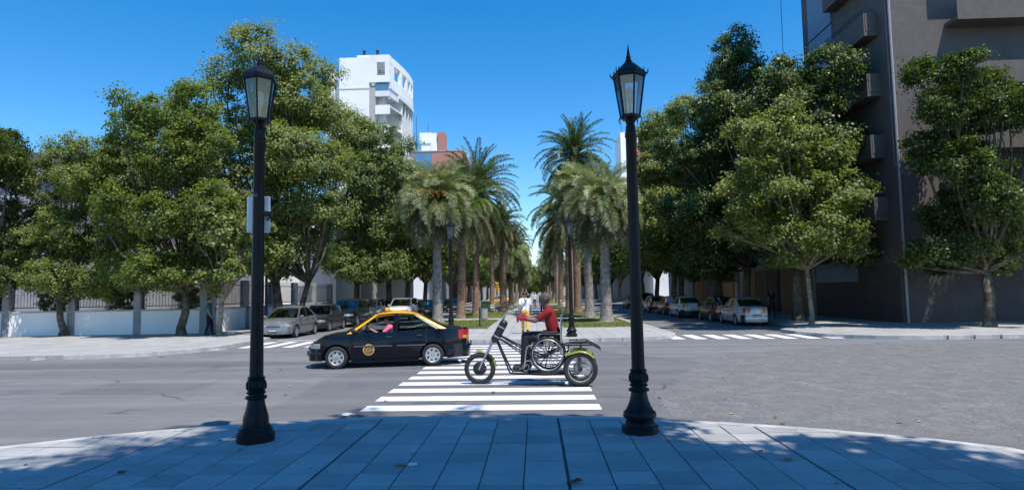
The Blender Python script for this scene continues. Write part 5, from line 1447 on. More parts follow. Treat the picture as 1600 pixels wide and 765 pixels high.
# battery canister beside the steering column
bt = MB(); capsule(bt, (FX-.36, .02, .955), (FX-.515, .02, 1.235), .082, .082, 18, 5); bt.lathe([(.084, 0), (.086, .02), (.084, .04)], 18, c=(0, 0, 0)); 
bt = MB(); capsule(bt, (FX-.345, .14, .93), (FX-.52, .14, 1.235), .082, .082, 18, 5); bto = bt.build('battery_canister', MT['black'], trike, smooth=50)
for t in (.18, .78):
    p = Vector((FX-.345, .14, .93)).lerp(Vector((FX-.52, .14, 1.235)), t); d = (Vector((FX-.52, .14, 1.235))-Vector((FX-.345, .14, .93))).normalized()
    q = MB(); q.tube([tuple(p-d*.011), tuple(p+d*.011)], .087, 20); q.build('strap', MT['chrome'], bto)
# frame
fr = MB()
for sd in (-1, 1):
    fr.tube([(FX-.31, .04*sd, .95), (FX-.36, .06*sd, .90), (.40, .17*sd, .27), (.36, .19*sd, .24), (-.30, .27*sd, .225), (-.98, .27*sd, .235)], .019, 8)
    fr.tube([(FX-.36, .03*sd, 1.03), (.22, .16*sd, .78), (-.02, .22*sd, .64), (-.30, .27*sd, .56), (-.75, .27*sd, .80), (-1.28, .27*sd, .80), (-1.42, .27*sd, .72)], .016, 8)
    fr.tube([(FX-.40, .03*sd, .94), (.10, .2*sd, .60), (-.10, .24*sd, .46)], .013, 8)
    fr.tube([(-.80, .27*sd, .86), (-1.16, .27*sd, .87), (-1.34, .27*sd, .76)], .014, 8)
    fr.tube([(-.72, .27*sd, .24), (-.80, .27*sd, .80)], .015, 8); fr.tube([(-.98, .27*sd, .235), (-1.0, .27*sd, .60), (-1.05, .27*sd, .80)], .014, 8)
    fr.tube([(-1.02, .27*sd, .34), (-1.02, .40*sd, .34)], .018, 8)
for (x, z) in ((-.02, .235), (-.98, .24), (-1.42, .72), (-1.34, .76), (-1.16, .87), (-.80, .80), (.36, .245)): fr.tube([(x, -.27 if x < .2 else -.18, z), (x, .27 if x < .2 else .18, z)], .014, 8)
fr.tube([(-1.02, -.36, .34), (-1.02, .36, .34)], .022, 10)
fr.build('frame', MT['blackp'], trike, smooth=40)
fp = MB(); fp.bevbox(-.78, .36, -.24, .24, .245, .262, .01); fp.build('floor_plate', MT['dark'], trike)
fp = MB(); fp.bevbox(.02, .34, -.23, .23, .265, .278, .01); fp.build('foot_plate', MT['steel'], trike)
sg = MB()
for sd in (-1, 1):
    sg.tube([(-1.0, .30*sd, .36), (-1.0, .28*sd, .62)], .03, 10)
    for k in range(6): sg.lathe([(.036, 0), (.042, .012), (.036, .024)], 10, c=(-1.0, .295*sd, .38+k*.035))
sg.build('suspension', MT['blackp'], trike)
mo = MB(); mo.bevbox(-1.18, -.88, -.16, .16, .24, .42, .03); mo.lathe([(.09, -.14), (.11, -.1), (.11, .1), (.09, .14)], 18, c=(-1.05, 0, .36), axis='y'); mo.build('motor', MT['steel'], trike, smooth=40)
def fender(name, cx, cy, r, a0, a1, w, tip):
    b = MB(); rows = []; n = 18
    for k in range(n+1):
        a = R(lerp(a0, a1, k/n)); rr = r+(tip*(max(0, (k/n-.7))/.3)**2)
        rows.append([(cx+(rr-d)*math.cos(a), cy+y, .335+(rr-d)*math.sin(a)) for y, d in ((-w, .035), (-w*.85, .008), (-w*.4, 0), (w*.4, 0), (w*.85, .008), (w, .035))])
    b.grid(rows); b.grid([[(p[0], p[1], p[2]-.004) for p in r_] for r_ in rows], flip=True)
    return b.build(name, MT['lime'], trike, smooth=60)
fender('front_mudguard', FX, 0, .352, 176, 80, .045, .03)
for sd in (-1, 1): fender('rear_mudguard', RX, TRKW*sd, .368, 140, 44, .06, .06)
for sd in (-1, 1):
    b = MB(); b.tube([(RX-.02, .29*sd, .60), (RX+.12, TRKW*sd, .70)], .009, 6); b.tube([(RX-.1, .29*sd, .66), (RX-.2, TRKW*sd, .64)], .009, 6); b.build('mudguard_stay', MT['blackp'], trike)
# wheelchair
wc = empty('wheelchair', TRK, TKR); tag(wc, 'wheelchair with large spoked wheels and grey tubes docked in the trike', 'wheelchair')
WX = -.38
for sd in (-1, 1):
    w = spoked_wheel(wc, WX, .30*sd, .355, .016, .325, 14, .035, MT['blackp'], MT['blackp'], MT['blackp'], width=.03, hub_w=.05, name='large_wheel', spoke_r=.007)
    w.location.z = .265+.355
    r_ = MB(); r_.tube([(.30*math.cos(t), .05*sd, .30*math.sin(t)) for t in np.linspace(0, 2*PI, 40, endpoint=False)], .0105, 8, closed=True)
    for k in range(6): a = k*PI/3; r_.tube([(.30*math.cos(a), .05*sd, .30*math.sin(a)), (.325*math.cos(a), .0, .325*math.sin(a))], .005, 5)
    r_.build('handrim', MT['steel'], w, smooth=60)
    cs = spoked_wheel(wc, .07, .22*sd, .10, .02, .07, 5, .02, MT['steel'], MT['black'], MT['black'], width=.03, hub_w=.04, name='caster', spoke_r=.006); cs.location.z = .365
b = MB()
for sd in (-1, 1):
    y = .25*sd
    b.tube([(-.70, y, 1.42), (-.66, y, 1.38), (-.65, y, 1.30), (-.64, y, .80), (-.64, y, .62)], .014, 8)
    b.tube([(-.64, y, .78), (-.02, y, .80), (.03, y, .77), (.05, y, .70), (.10, y, .36), (.20, y*.8, .33)], .0135, 8)
    b.tube([(-.62, y, .50), (.05, y, .50), (.07, y, .46)], .0125, 8); b.tube([(.07, .22*sd, .46), (.07, .22*sd, .37)], .014, 8)
    b.tube([(-.63, y, 1.02), (-.22, y, 1.03), (-.20, y, 1.0), (-.20, y, .80)], .012, 8)
    b.tube([(-.70, y, 1.42), (-.80, y, 1.42)], .017, 8)
b.tube([(-.64, -.25, .70), (-.10, .25, .50)], .011, 8); b.tube([(-.64, .25, .70), (-.10, -.25, .50)], .011, 8)
b.build('frame', MT['steel'], wc, smooth=40)
b = MB(); b.bevbox(-.63, -.08, -.24, .24, .765, .825, .02); b.build('seat', MT['black'], wc)
b = MB(); b.obox((-.635, 0, .86), (-.655, 0, 1.28), .48, .035, up=(1, 0, 0)); b.build('backrest', MT['black'], wc)
for sd in (-1, 1):
    b = MB(); b.bevbox(-.60, -.26, .25*sd-.028, .25*sd+.028, 1.035, 1.075, .012); b.build('armrest', MT['black'], wc)
    b = MB(); b.bevbox(-.50, -.30, .262*sd-.004, .262*sd+.004, .80, .97, .004); b.build('side_guard', MT['cream'], wc)
    b = MB(); b.tube([(-.70, .25*sd, 1.42), (-.83, .25*sd, 1.42)], .021, 8); b.build('push_handle', MT['black'], wc)
    b = MB(); b.bevbox(.13, .30, .11*sd-.075, .11*sd+.075, .285, .305, .01); b.build('footrest', MT['black'], wc)
# rider
rc = []; S_ = 1.12
for sd in (-1, 1):
    hip = (-.50, .10*sd, .935); kn = (.055, .125*sd, .965); an = (.10, .12*sd, .405); toe = (.30, .13*sd, .345)
    rc.append((hip, kn, .118, .090, 'legs')); rc.append((kn, an, .088, .072, 'legs')); rc.append((an, (.085, .12*sd, .37), .056, .05, 'shoe')); rc.append(((.08, .12*sd, .355), toe, .052, .040, 'shoe'))
    rc.append(((-.52, .08*sd, .95), (-.50, .07*sd, 1.02), .125, .118, 'legs'))
    rc.append(((-.50, .07*sd, 1.04), (-.46, .095*sd, 1.22), .118, .115, 'top')); rc.append(((-.46, .095*sd, 1.22), (-.42, .115*sd, 1.42), .115, .112, 'top'))
    rc.append(((-.40, .04*sd, 1.51), (-.40, .19*sd, 1.47), .066, .068, 'top'))
    sh = (-.40, .22*sd, 1.46); el = (-.14, .285*sd, 1.29); wr = (.10, .295*sd, 1.345)
    m_ = tuple(lerp(sh[i], el[i], .68) for i in range(3)); rc.append((sh, m_, .070, .060, 'top')); rc.append((m_, el, .052, .046, 'skin')); rc.append((el, wr, .047, .035, 'skin'))
    hand(rc, wr, (1, 0, .22), (0, -sd*.3, .95), (.2, 0, -1), S_*1.1, 'glove', .85); rc.append((wr, (.02, .293*sd, 1.325), .036, .040, 'glove'))
rc.append(((-.40, 0, 1.48), (-.36, 0, 1.61), .068, .060, 'skin'))
hc = (-.335, 0, 1.705); head_caps(rc, hc, (1, 0, -.05), 1.14)
make_person('rider in red T-shirt and dark trousers seated in the wheelchair on the trike', None, TRK, TKR, rc, hc, 'skin_dark', [('top', 'c_red', .013, 'shirt'), ('legs', 'c_dark', .012, 'trousers'), ('shoe', 'shoe', .008, 'shoes'), ('glove', 'glove', .003, 'gloves')], .0085, 'hair_grey', -.003, (1, 0, 0), 1.14)
# ------------------------------------------------------------------ buildings
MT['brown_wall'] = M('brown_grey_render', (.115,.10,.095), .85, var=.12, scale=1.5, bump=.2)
def windows(parent, face, u0, u1, nu, z0, dz, nz, w, h, at, mat=None, frame=None, sill=True, wallt=.0):
    """face: '-y' (at = y), '+x' or '-x' (at = x); evenly spaced window parts with their own frame and sill"""
    g = MB(); g.box(-w/2, w/2, -.015, .015, 0, h); fm = MB()
    t = .07
    fm.box(-w/2-t, -w/2, -.09, .03, -t, h+t); fm.box(w/2, w/2+t, -.09, .03, -t, h+t); fm.box(-w/2, w/2, -.09, .03, h, h+t); fm.box(-w/2, w/2, -.09, .03, -t, 0)
    fm.box(-.025, .025, -.05, .02, 0, h)
    sm = MB(); sm.box(-w/2-.12, w/2+.12, -.18, .02, -t-.09, -t-.002)
    gm, fmm, smm = g.mesh('window', mat or MT['win']), fm.mesh('frame', frame or MT['frame']), sm.mesh('sill', MT['w_trim'])
    for i in range(nu):
        u = lerp(u0, u1, (i+.5)/nu)
        for k in range(nz):
            wdw = link('window', gm, parent); z = z0+k*dz
            if face == '-y': wdw.location = (u, at-.02, z)
            elif face == '+x': wdw.location = (at+.02, u, z); wdw.rotation_euler = (0, 0, PI/2)
            else: wdw.location = (at-.02, u, z); wdw.rotation_euler = (0, 0, -PI/2)
            link('frame', fmm, wdw)
            if sill: link('sill', smm, wdw)
def bld(name, label, x0, x1, y0, y1, h, mat, cornice=True, group=None, cat='building'):
    o = empty(name, ((x0+x1)/2, (y0+y1)/2, .1)); tag(o, label, cat, group)
    off = empty('origin'); bpy.data.objects.remove(off)
    b = MB(); b.box(x0, x1, y0, y1, .05, h); w = b.build('wall', mat, o)
    return o
def fixp(o):
    # parts are modelled in world coordinates: cancel the parent's location
    inv = Matrix.Translation(o.location).inverted()
    for c in o.children: c.matrix_local = inv @ c.matrix_local
# white apartment tower on the left
wt = empty('apartment_tower', (-19, 77, .1)); tag(wt, 'white apartment tower with open roof frame and balconies behind the left trees', 'building')
XF, Y0, Y1 = -16.5, 72.0, 81.5
b = MB(); b.box(-22.4, -18.9, Y0, Y0+9.5, .05, 28.5); b.build('party_wall', MT['w_wall'], wt)
b = MB(); b.box(-18.9, XF-1.1, Y0+1.2, Y1, .05, 25.6); b.build('wall', MT['w_wall'], wt)
b = MB(); b.box(-22.42, -18.95, Y0-.03, Y0-.002, 21.6, 21.72); b.build('string_course', MT['grey_strip'], wt)
b = MB(); b.box(-22.4, -18.88, Y0-.06, Y0-.004, 24.9, 25.05); b.build('cornice', MT['w_trim'], wt)
b = MB(); b.box(-18.9, -18.2, Y0+.05, Y0+1.3, .06, 25.0); b.build('grey_strip', MT['grey_strip'], wt)
b = MB(); b.box(-20.6, -16.9, Y0+1.0, Y0+6, 28.6, 29.1); b.build('roof_house', MT['w_wall'], wt)
for x in (-19.9, -18.3):
    b = MB(); b.lathe([(.16, 0), (.16, .55), (.20, .57), (.20, .8)], 10, c=(x, Y0+1.6, 29.05)); b.build('vent_pipe', MT['rail'], wt)
b = MB(); b.box(-24.3, -22.42, Y0+1, Y0+8, 20, 25.6); b.box(-23.9, -23.1, Y0+1.1, Y0+2, 25.6, 27.2); b.build('stair_block', MT['w_wall'], wt)
b = MB(); b.lathe([(.42, 0), (.42, .3)], 12, c=(-23.5, Y0+1.5, 27.2)); b.build('chimney_cap', MT['grey_strip'], wt)
def plan(t):   # t 0..1 along the bowed street front
    return XF+.95*math.sin(PI*.62*max(0, t-.06)), lerp(Y0, Y1, t)
def shell_wall(z0, z1, t0, t1, th, mat, nm, n=14, out=0.0, par=wt):
    b = MB(); A = []; B = []
    for k in range(n+1):
        x, y = plan(lerp(t0, t1, k/n)); A.append((x+out, y)); B.append((x+out-th, y))
    b.prism(A+B[::-1], z0, z1); return b.build(nm, mat, par)
# roof storey: open frame, sky behind
shell_wall(27.9, 28.7, .035, 1, .35, MT['w_wall'], 'roof_beam'); shell_wall(25.0, 26.3, .035, 1, .35, MT['w_wall'], 'parapet')
for (t0, t1) in ((.035, .17), (.36, .44), (.60, .66), (.80, .85), (.97, 1.0)): shell_wall(26.3, 27.9, t0, t1, .3, MT['w_wall'], 'roof_post', 4, -.01)
b = MB(); b.box(-18.9, XF, Y0, Y0+.32, 25.6, 26.4); b.box(-18.9, XF, Y0, Y0+.32, 27.9, 28.72); b.box(-18.9, -18.0, Y0+.003, Y0+.31, 26.4, 27.9); b.box(-17.05, XF-.002, Y0+.003, Y0+.31, 26.4, 27.9); b.build('roof_frame', MT['w_wall'], wt)
for k in range(3):
    b = MB(); b.tube([(-18.0, Y0+.15, 26.5+.2*k), (-17.05, Y0+.15, 26.5+.2*k)], .03, 6); b.build('rail', MT['rail'], wt)
b = MB(); b.box(-18.15, XF-.25, Y0+.10, Y0+.16, 24.6, 25.58); b.build('window', MT['win_blue'], wt)
shell_wall(24.5, 25.0, .30, 1.0, 1.6, MT['w_trim'], 'curved_slab', out=.12)
b = MB(); b.box(-18.2, XF-.02, Y0+.02, Y0+.3, 24.0, 24.6); b.build('lintel', MT['w_trim'], wt)
shell_wall(24.0, 24.6, .035, .30, .25, MT['w_trim'], 'lintel_side', 5)
for f in range(9):
    z = 23.0-2.25*f
    shell_wall(z-.22, z-.02, .02, .42, 1.3, MT['w_trim'], 'balcony_slab', 6, .02)
    b = MB(); b.box(-18.2, XF+.01, Y0-.02, Y0+.12, z-1.05, z-.02); b.build('balcony_front', MT['w_wall'], wt)
    for q in range(4):
        b = MB(); x0, y0_ = plan(.04); x1, y1_ = plan(.42); b.tube([(x0, y0_, z-.9+q*.22), (x1, y1_, z-.9+q*.22)], .03, 5); b.build('rail', MT['rail'], wt)
    b = MB(); x1, y1_ = plan(.42); b.box(XF-1.15, x1+.03, y1_-.12, y1_+.12, z-2.2, z+.05); b.build('balcony_side', MT['w_trim'], wt)
    if f in (1, 2, 4, 5, 7): shell_wall(z-1.1, z-.15, .70, 1.0, .8, MT['w_trim'], 'rounded_balcony', 8, .28)
windows(wt, '-y', -18.15, XF-1.15, 1, 4.0, 2.25, 9, .95, 1.5, Y0+1.2, MT['win'], sill=False)
windows(wt, '+x', Y0+1.5, Y0+4.0, 1, 4.0, 2.25, 9, 1.9, 1.5, XF-1.1, MT['win'], sill=False)
windows(wt, '+x', Y0+4.6, Y1-.4, 3, 3.9, 2.25, 9, .9, 1.7, XF-1.1, MT['win'], sill=False)
b = MB()
for t in (.46, .60, .74, .88, .99):
    x, y = plan(t); b.box(XF-1.1, x-.1, y-.13, y+.13, .06, 24.5)
b.build('facade_fins', MT['w_trim'], wt)
fixp(wt); wt.scale = (1, 1, 1.035)
# pink block farther down
pk = bld('pink_apartment_block', 'pink apartment block with blue panel and roof tank house behind the palms', -27, -14.5, 130, 145, 31.3, MT['pink_brick'])
b = MB(); b.box(-23.3, -20.0, 130.5, 134, 31.3, 33.2); b.box(-23.6, -21.2, 130.3, 134, 33.2, 35.4); b.box(-21.3, -20.1, 130.4, 134, 31.4, 35.3); b.build('tank_house', MT['w_wall'], pk)
b = MB(); b.box(-19.9, -18.4, 130.4, 134, 31.3, 35.5); b.build('brick_stack', MT['pink_brick'], pk)
b = MB(); b.box(-24.6, -21.0, 129.93, 129.98, 27.5, 31.0); b.build('blue_panel', MT['win_blue'], pk)
b = MB(); b.tube([(-24.4, 131, 31.3), (-24.4, 131, 39)], .05, 5); b.tube([(-21.9, 131, 35.3), (-21.9, 131, 37.5)], .04, 5); b.build('antenna', MT['rail'], pk)
b = MB(); b.box(-27.1, -14.4, 129.9, 145.1, 31.3, 31.5); b.build('coping', MT['frame'], pk)
windows(pk, '-y', -20.6, -15, 2, 4, 3.1, 8, 1.5, 1.5, 130)
fixp(pk)
# white tower far right
rt_ = bld('white_tower', 'slim white tower peeking out beside the right lamp post', 20.6, 28, 150, 160, 39.3, MT['w_wall'])
b = MB(); b.box(23.2, 28, 149.8, 160, 33, 36); b.build('side_wing', MT['pink_brick'], rt_)
b = MB(); b.tube([(21.0, 151, 39.3), (21.0, 151, 44)], .06, 5); b.build('antenna', MT['rail'], rt_)
windows(rt_, '-y', 21.2, 27.5, 3, 3, 3.0, 11, 1.2, 1.4, 150); fixp(rt_)
# left mansion and white house behind the garden wall
mn = bld('stone_mansion', 'grey stone mansion behind the railings at far left', -38, -22, 38, 50, 9.2, MT['stone'])
b = MB(); b.box(-38.3, -21.7, 37.7, 50.3, 9.2, 9.7); b.box(-38.1, -21.9, 37.85, 50.1, 4.7, 4.95); b.build('cornice', MT['w_trim'], mn)
b = MB(); b.add([(-38.2,37.8,9.7),(-21.8,37.8,9.7),(-21.8,50.2,9.7),(-38.2,50.2,9.7),(-36,41,11.8),(-24,41,11.8),(-24,47,11.8),(-36,47,11.8)], [(0,1,5,4),(1,2,6,5),(2,3,7,6),(3,0,4,7),(4,5,6,7)]); b.build('roof', MT['dark_stone'], mn)
windows(mn, '-y', -37.4, -22.4, 6, 1.3, 4.4, 2, 1.2, 2.3, 38); windows(mn, '+x', 38.6, 49.5, 4, 1.3, 4.4, 2, 1.2, 2.3, -22)
fixp(mn)
wh = bld('white_house', 'bright white house wall showing between the left tree trunks', -26, -16.4, 52, 59.5, 8.2, MT['w_wall'])
b = MB(); b.box(-26.1, -16.2, 51.8, 59.6, 8.2, 8.6); b.build('cornice', MT['w_trim'], wh)
windows(wh, '-y', -25.5, -17, 3, 1.2, 3.4, 2, 1.1, 1.7, 52); windows(wh, '+x', 52.5, 59.2, 3, 1.2, 3.4, 2, 1.1, 1.7, -16.4); fixp(wh)
for k, (y0, y1, h, m, lb) in enumerate(((60.5, 71.5, 8.5, 'grey_strip', 'grey house just before the white tower behind the trees'), (97, 112, 17, 'w_wall', 'pale five storey block on the left past the cross street'), (112, 129, 13, 'stone', 'grey block on the left before the pink block'), (146, 190, 20, 'w_wall', 'long pale block far down the left side'), (190, 300, 16, 'grey_strip', 'last grey block at the end of the left side'))):
    q = bld('town_house', lb, -30, -16.8, y0, y1, h, MT[m])
    b = MB(); b.box(-30.1, -16.6, y0-.15, y1+.1, h, h+.4); b.build('cornice', MT['w_trim'], q)
    windows(q, '+x', y0+.5, y1-.5, max(2, min(6, int((y1-y0)/3.2))), 1.4, 3.2, int(h/3.2), 1.1, 1.7, -16.8); windows(q, '-y', -29, -17.5, 3, 1.4, 3.2, int(h/3.2), 1.1, 1.7, y0); fixp(q)
dbl = bld('end_building', 'pale low building closing the far end of the palm walk', -40, 40, 330, 345, 10, MT['grey_strip']); windows(dbl, '-y', -12, 12, 6, 2, 3.4, 2, 1.6, 1.8, 330); fixp(dbl)
# right side
cb = bld('corner_apartment_block', 'tall shaded apartment block with balconies at the right corner', 17.4, 40, 31.2, 40.6, 34, MT['brown_wall'])
b = MB(); b.box(17.36, 17.395, 31.3, 40.55, .06, 2.9); b.box(17.45, 40, 31.16, 31.195, .06, 2.9); b.build('plinth', MT['dark_stone'], cb)
b = MB(); b.box(17.28, 17.355, 35.2, 40.2, 2.15, 4.4); 
for k in range(12): b.box(17.26, 17.28, 35.25, 40.15, 2.2+k*.18, 2.3+k*.18)
b.build('shutter', MT['shutter'], cb)
for f in range(9):
    z = 5.6+f*3.1
    b = MB(); b.box(16.7, 17.39, 31.9, 36.2, z-.5, z-.28); b.build('balcony_slab', MT['brown_wall'], cb)
    b = MB(); b.box(16.7, 16.78, 31.9, 36.2, z-.28, z+.65); b.box(16.78, 17.39, 31.88, 31.96, z-.28, z+.65); b.build('balcony_front', MT['brown_wall'], cb)
    for k in range(4):
        r_ = MB(); r_.tube([(16.74, 31.95, z+.7+k*.08), (16.74, 36.2, z+.7+k*.08)], .015, 5); r_.build('rail', MT['rail'], cb)
    b = MB(); b.box(17.30, 17.39, 36.6, 39.6, z-.9, z+2.1); b.build('blue_panel', MT['shutter'], cb)
windows(cb, '-x', 32.0, 36.4, 2, 5.5, 3.1, 9, 1.6, 2.0, 17.4, MT['win'], sill=False)
for f in range(9):
    z = 5.6+f*3.1
    for x in (20.2, 27.2, 34.2):
        b = MB(); b.box(x, x+4.2, 30.2, 31.19, z-.5, z-.3); b.box(x, x+4.2, 30.2, 30.28, z-.3, z+.55); b.build('balcony', MT['brown_wall'], cb)
windows(cb, '-y', 18.2, 39.2, 6, 5.4, 3.1, 9, 2.0, 1.9, 31.2, MT['win'], sill=False)
windows(cb, '-y', 18.2, 39.2, 4, .7, 3.1, 1, 3.0, 2.0, 31.15, MT['win'], sill=False)
windows(cb, '-y', 17.7, 19.9, 1, 5.4, 3.1, 9, 1.1, 1.6, 31.2, MT['win'])
b = MB(); b.tube([(17.55, 31.12, .1), (17.55, 31.12, 33.5)], .06, 6); b.build('downpipe', MT['frame'], cb)
fixp(cb)
for k, (y0, y1, h, m, lb) in enumerate(((41, 56, 9.3, 'stone', 'grey three storey shop house in the shade at right with ochre shop fronts'), (57, 72, 12.5, 'grey_strip', 'grey four storey house on the right behind the trees'), (73, 86, 10, 'stone', 'grey stone house on the right before the cross street'), (97, 120, 19, 'w_wall', 'pale six storey block on the right past the cross street'), (121, 149, 15, 'grey_strip', 'grey block on the right before the slim white tower'), (161, 300, 18, 'stone', 'last grey block at the end of the right side'))):
    q = bld('town_house', lb, 17.6, 31, y0, y1, h, MT[m])
    b = MB(); b.box(17.3, 31.1, y0-.1, y1+.1, h, h+.45); b.build('cornice', MT['w_trim'], q)
    windows(q, '-x', y0+.5, y1-.5, max(2, min(6, int((y1-y0)/3.2))), 4.4, 3.2, int((h-3)/3.2), 1.1, 1.7, 17.6)
    if k < 2:
        for (a, c, mm) in ((y0+.6, y0+5.2, 'ochre'), (y0+6.0, y0+10.2, 'dark_stone'), (y0+10.8, y0+14.4, 'ochre')):
            b = MB(); b.box(17.48, 17.59, a, c, .2, 3.2); b.box(17.44, 17.48, a+.2, (a+c)/2-.05, .3, 2.6); b.box(17.44, 17.48, (a+c)/2+.05, c-.2, .3, 2.6); b.build('shop_front', MT[mm], q)
        b = MB(); b.box(16.6, 17.59, y0+.4, y1-.4, 3.45, 3.62); b.build('awning_slab', MT['w_trim'], q)
    fixp(q)
# cable across the sky by the corner block
cbm = MB(); cbm.tube([(17.2, 43.5, 14.0), (16.9, 42.6, 18), (16.7, 42.0, 24), (16.6, 41.6, 30)], .02, 5); co_ = cbm.build('overhead_cable', MT['rail']); tag(co_, 'thin dark cable hanging beside the corner apartment block', 'cable')
# clipped shrubs leaning over the garden wall
for k, (x, y, s_) in enumerate(((-18.4, 33.0, .42), (-21.6, 32.9, .46), (-25.0, 32.8, .40), (-28.6, 32.9, .45))):
    o = empty('garden_shrub', (x, y, .1), k*1.7, s_); tag(o, ['leafy shrub over the wall corner, rightmost of the garden shrubs', 'leafy shrub over the garden wall, second from the corner', 'leafy shrub over the garden wall, third from the corner', 'leafy shrub over the garden wall, farthest left'][k], 'shrub', 'shrubs behind the garden wall')
    link('stem', TREES['sapling'][0], o); link('foliage', TREES['sapling'][1], o)
# garden wall with railings, left corner
def garden_wall(label, pts, h=1.15, rail=1.3):
    o = empty('garden_wall', (pts[0][0], pts[0][1], .13)); tag(o, label, 'wall', 'white garden walls with railings')
    n = len(pts)
    for i in range(n-1):
        a, c = Vector((*pts[i], 0)), Vector((*pts[i+1], 0)); L = (c-a).length; d = (c-a)/L; org = o.location
        w = MB(); z0 = Vector((0, 0, h/2)); w.obox(a+Vector((0,0,h/2))-org+Vector((0,0,.13)), c+Vector((0,0,h/2))-org+Vector((0,0,.13)), .28, h); w.build('wall', MT['w_wall'], o)
        w = MB(); w.obox(a+Vector((0,0,h+.17))-org, c+Vector((0,0,h+.17))-org, .38, .08); w.build('coping', MT['grey_strip'], o)
        m = int(L/3.2)
        for k in range(m+1):
            p = a+d*(L*k/max(1, m))-org; b = MB(); b.bevbox(p.x-.19, p.x+.19, p.y-.19, p.y+.19, .0, h+rail+.25, .03); b.build('pier', MT['stone'], o)
        for zz in (h+.28, h+rail): 
            b = MB(); b.obox(a+Vector((0,0,zz+.1))-org, c+Vector((0,0,zz+.1))-org, .04, .04); b.build('rail', MT['rail'], o)
        nb = int(L/.16)
        nb = min(nb, 150); bar_me = MB().tube([(0,0,h+.21),(0,0,h+rail+.25)], [.012,.009], 5).mesh('railing_bar', MT['rail'])
        for k in range(nb): 
            p = a+d*(L*(k+.5)/nb)-org; r_ = link('railing_bar', bar_me, o); r_.location = (p.x, p.y, 0)
garden_wall('white garden wall with dark railings along the cross street at left', [(-16.6, 31.6), (-40, 31.2)])
garden_wall('white garden wall with dark railings along the avenue behind the left trees', [(-16.6, 32.2), (-16.6, 51)])
# ------------------------------------------------------------------ median furniture and litter
lb = empty('litter_bin', (-3.05, 34.3, .128)); tag(lb, 'grey mesh litter bin on a thin dark post on the left lawn', 'litter bin')
b = MB(); b.tube([(0,0,0),(0,0,1.0)], .035, 8); b.build('post', MT['rail'], lb)
b = MB(); b.lathe([(.15,.34),(.20,.40),(.21,.92),(.225,.94),(.20,.94),(.19,.45),(.02,.40)], 18, c=(.23,0,0), caps=False); b.build('basket', MT['bin_grey'], lb)
b = MB(); b.box(-.02,.1,-.015,.015,.55,.6); b.box(-.02,.1,-.015,.015,.8,.85); b.build('bracket', MT['rail'], lb)
def bench(x, y, rz, label):
    o = empty('park_bench', (x, y, .13), rz); tag(o, label, 'bench', 'white benches by the walk')
    sl = MB().bevbox(-.85,.85,-.04,.04,0,.025,.006).mesh('slat', MT['bench_w'])
    for k in range(4): link('slat', sl, o).location = (0, -.18+k*.11, .44)
    for k in range(4):
        s_ = link('slat', sl, o); s_.location = (0, .24+.03*k, .55+k*.11); s_.rotation_euler = (R(78), 0, 0)
    for sx in (-.7, .7):
        b = MB(); b.tube([(sx,-.22,0),(sx,-.2,.43),(sx,.2,.43),(sx,.33,.95)], .025, 6); b.tube([(sx,.2,.43),(sx,.26,0)], .025, 6); b.tube([(sx,-.2,.43),(sx,-.2,.64),(sx,.27,.66)], .022, 6); b.build('side_frame', MT['bench_w'], o)
bench(-4.1, 60.0, R(-95), 'white slatted bench left of the walk, behind the litter bin')
bench(-4.0, 63.2, R(-80), 'white slatted bench left of the walk, the farther of the left pair')
bench(2.6, 60.2, R(95), 'white slatted bench right of the walk, behind the rider')
bench(2.7, 63.4, R(82), 'white slatted bench right of the walk, the farther of the right pair')
gb = empty('refuse_container', (-4.6, 57.8, .13), .1); tag(gb, 'dark green refuse container beside the left white benches', 'container')
b = MB(); b.bevbox(-.4,.4,-.35,.35,.1,.95,.05); b.build('body', MT['green_p'], gb)
b = MB(); b.bevbox(-.43,.43,-.38,.38,.955,1.05,.03); b.build('lid', MT['green_p'], gb)
ts = empty('traffic_signal', (-5.15, 84.5, .13)); tag(ts, 'small yellow traffic signal on a grey post far along the left lawn', 'traffic signal')
b = MB(); b.tube([(0,0,0),(0,0,3.4)], .06, 8); b.build('post', MT['frame'], ts)
b = MB(); b.bevbox(-.2,.2,-.34,-.07,2.0,3.1,.04); b.build('signal_head', MT['taxi_yellow'], ts)
for k in range(3):
    b = MB(); b.lathe([(.02,-.02),(.11,-.015),(.11,.0)], 12, c=(0,-.345,2.2+k*.34), axis='y'); b.build('lens', MT['dark'], ts)
sp = empty('lamp_pole', (-3.75, 69.5, .13)); tag(sp, 'slim pale grey pole standing on the left lawn between the palm trunks', 'pole')
b = MB(); b.tube([(0,0,0),(0,0,5.6)], [.07,.05], 8); b.build('post', MT['frame'], sp)
b = MB(); b.lathe([(.03,5.55),(.16,5.62),(.19,5.8),(.10,5.95),(.02,6.0)], 12); b.build('lamp_head', MT['milk'], sp)
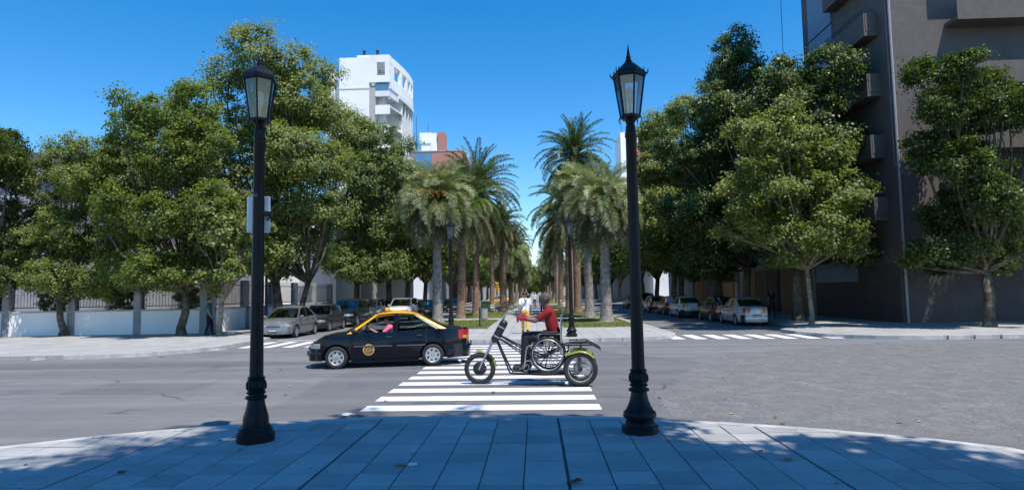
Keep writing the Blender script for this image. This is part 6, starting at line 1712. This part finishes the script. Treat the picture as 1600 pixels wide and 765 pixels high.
# litter and fallen leaves
def leaf_mesh(nm, mat, r, seed):
    rg = np.random.default_rng(seed); b = MB(); n = 9
    pts = [(r*(1 if k % 2 == 0 else .6)*rg.uniform(.8, 1.1)*math.cos(2*PI*k/n), r*(1 if k % 2 == 0 else .6)*rg.uniform(.8, 1.1)*math.sin(2*PI*k/n), rg.uniform(.006, r*.5)) for k in range(n)]
    b.add([(0, 0, .008)]+pts, [(0, 1+k, 1+(k+1) % n) for k in range(n)]); return b.mesh(nm, mat)
lm = [leaf_mesh('fallen_leaf', MT['dry_leaf'], .07, 1), leaf_mesh('fallen_leaf', MT['yellow_leaf'], .06, 2), leaf_mesh('fallen_leaf', MT['dry_leaf'], .05, 3)]
rg = np.random.default_rng(77)
for k in range(30):
    on = k < 12
    x = rg.uniform(-5.5, 4.5); y = rg.uniform(5.2, 8.6) if on else rg.uniform(9.6, 15.0)
    if not on and k > 23: x, y = rg.uniform(3, 8), rg.uniform(8.6, 9.8)+.4
    o = link('fallen_leaf', lm[k % 3], None); o.location = (x, y, GH+.004 if on else .012); o.rotation_euler = (0, 0, rg.uniform(0, 6)); o.scale = (rg.uniform(.4, .85),)*3
    tag(o, 'small dry leaf fallen on the near pavement' if on else 'small dry leaf fallen on the asphalt', 'leaf', 'leaves fallen on the pavement' if on else 'leaves fallen on the asphalt')
def crumple(loc, r, mat, label, cat, name, seed, sc=(1, 1, 1)):
    rg2 = np.random.default_rng(seed); b = MB(); rows = []
    for i in range(7):
        th = PI*i/6; rows.append([tuple(np.array([math.sin(th)*math.cos(2*PI*j/9), math.sin(th)*math.sin(2*PI*j/9), math.cos(th)*.6+.6])*r*(rg2.uniform(.7, 1.15) if j % 9 else 1.0)) for j in range(9)]+[(0, 0, 0)])
    for r_ in rows: r_[-1] = r_[0]
    b.grid(rows); o = b.build(name, mat); o.location = loc; o.scale = sc; tag(o, label, cat); return o
crumple((-2.95, 9.95, .0), .085, MT['paper'], 'crumpled white paper lying on the asphalt left of the crossing', 'paper', 'paper_scrap', 1, (1.4, .9, .5))
crumple((-1.30, 6.62, GH), .05, MT['paper'], 'small pale scrap on the shaded pavement left of centre', 'paper', 'paper_scrap', 2, (1.2, .8, .5))
crumple((-1.42, 6.60, GH), .04, MT['dry_leaf'], 'dark scrap touching the pale scrap on the shaded pavement', 'litter', 'litter_scrap', 3, (1.5, .8, .5))
rl = link('fallen_leaf', leaf_mesh('fallen_leaf', MT['red_leaf'], .085, 9)); rl.location = (.30, 5.98, GH+.004); tag(rl, 'red-brown leaf on the pavement joint at the bottom of the view', 'leaf')
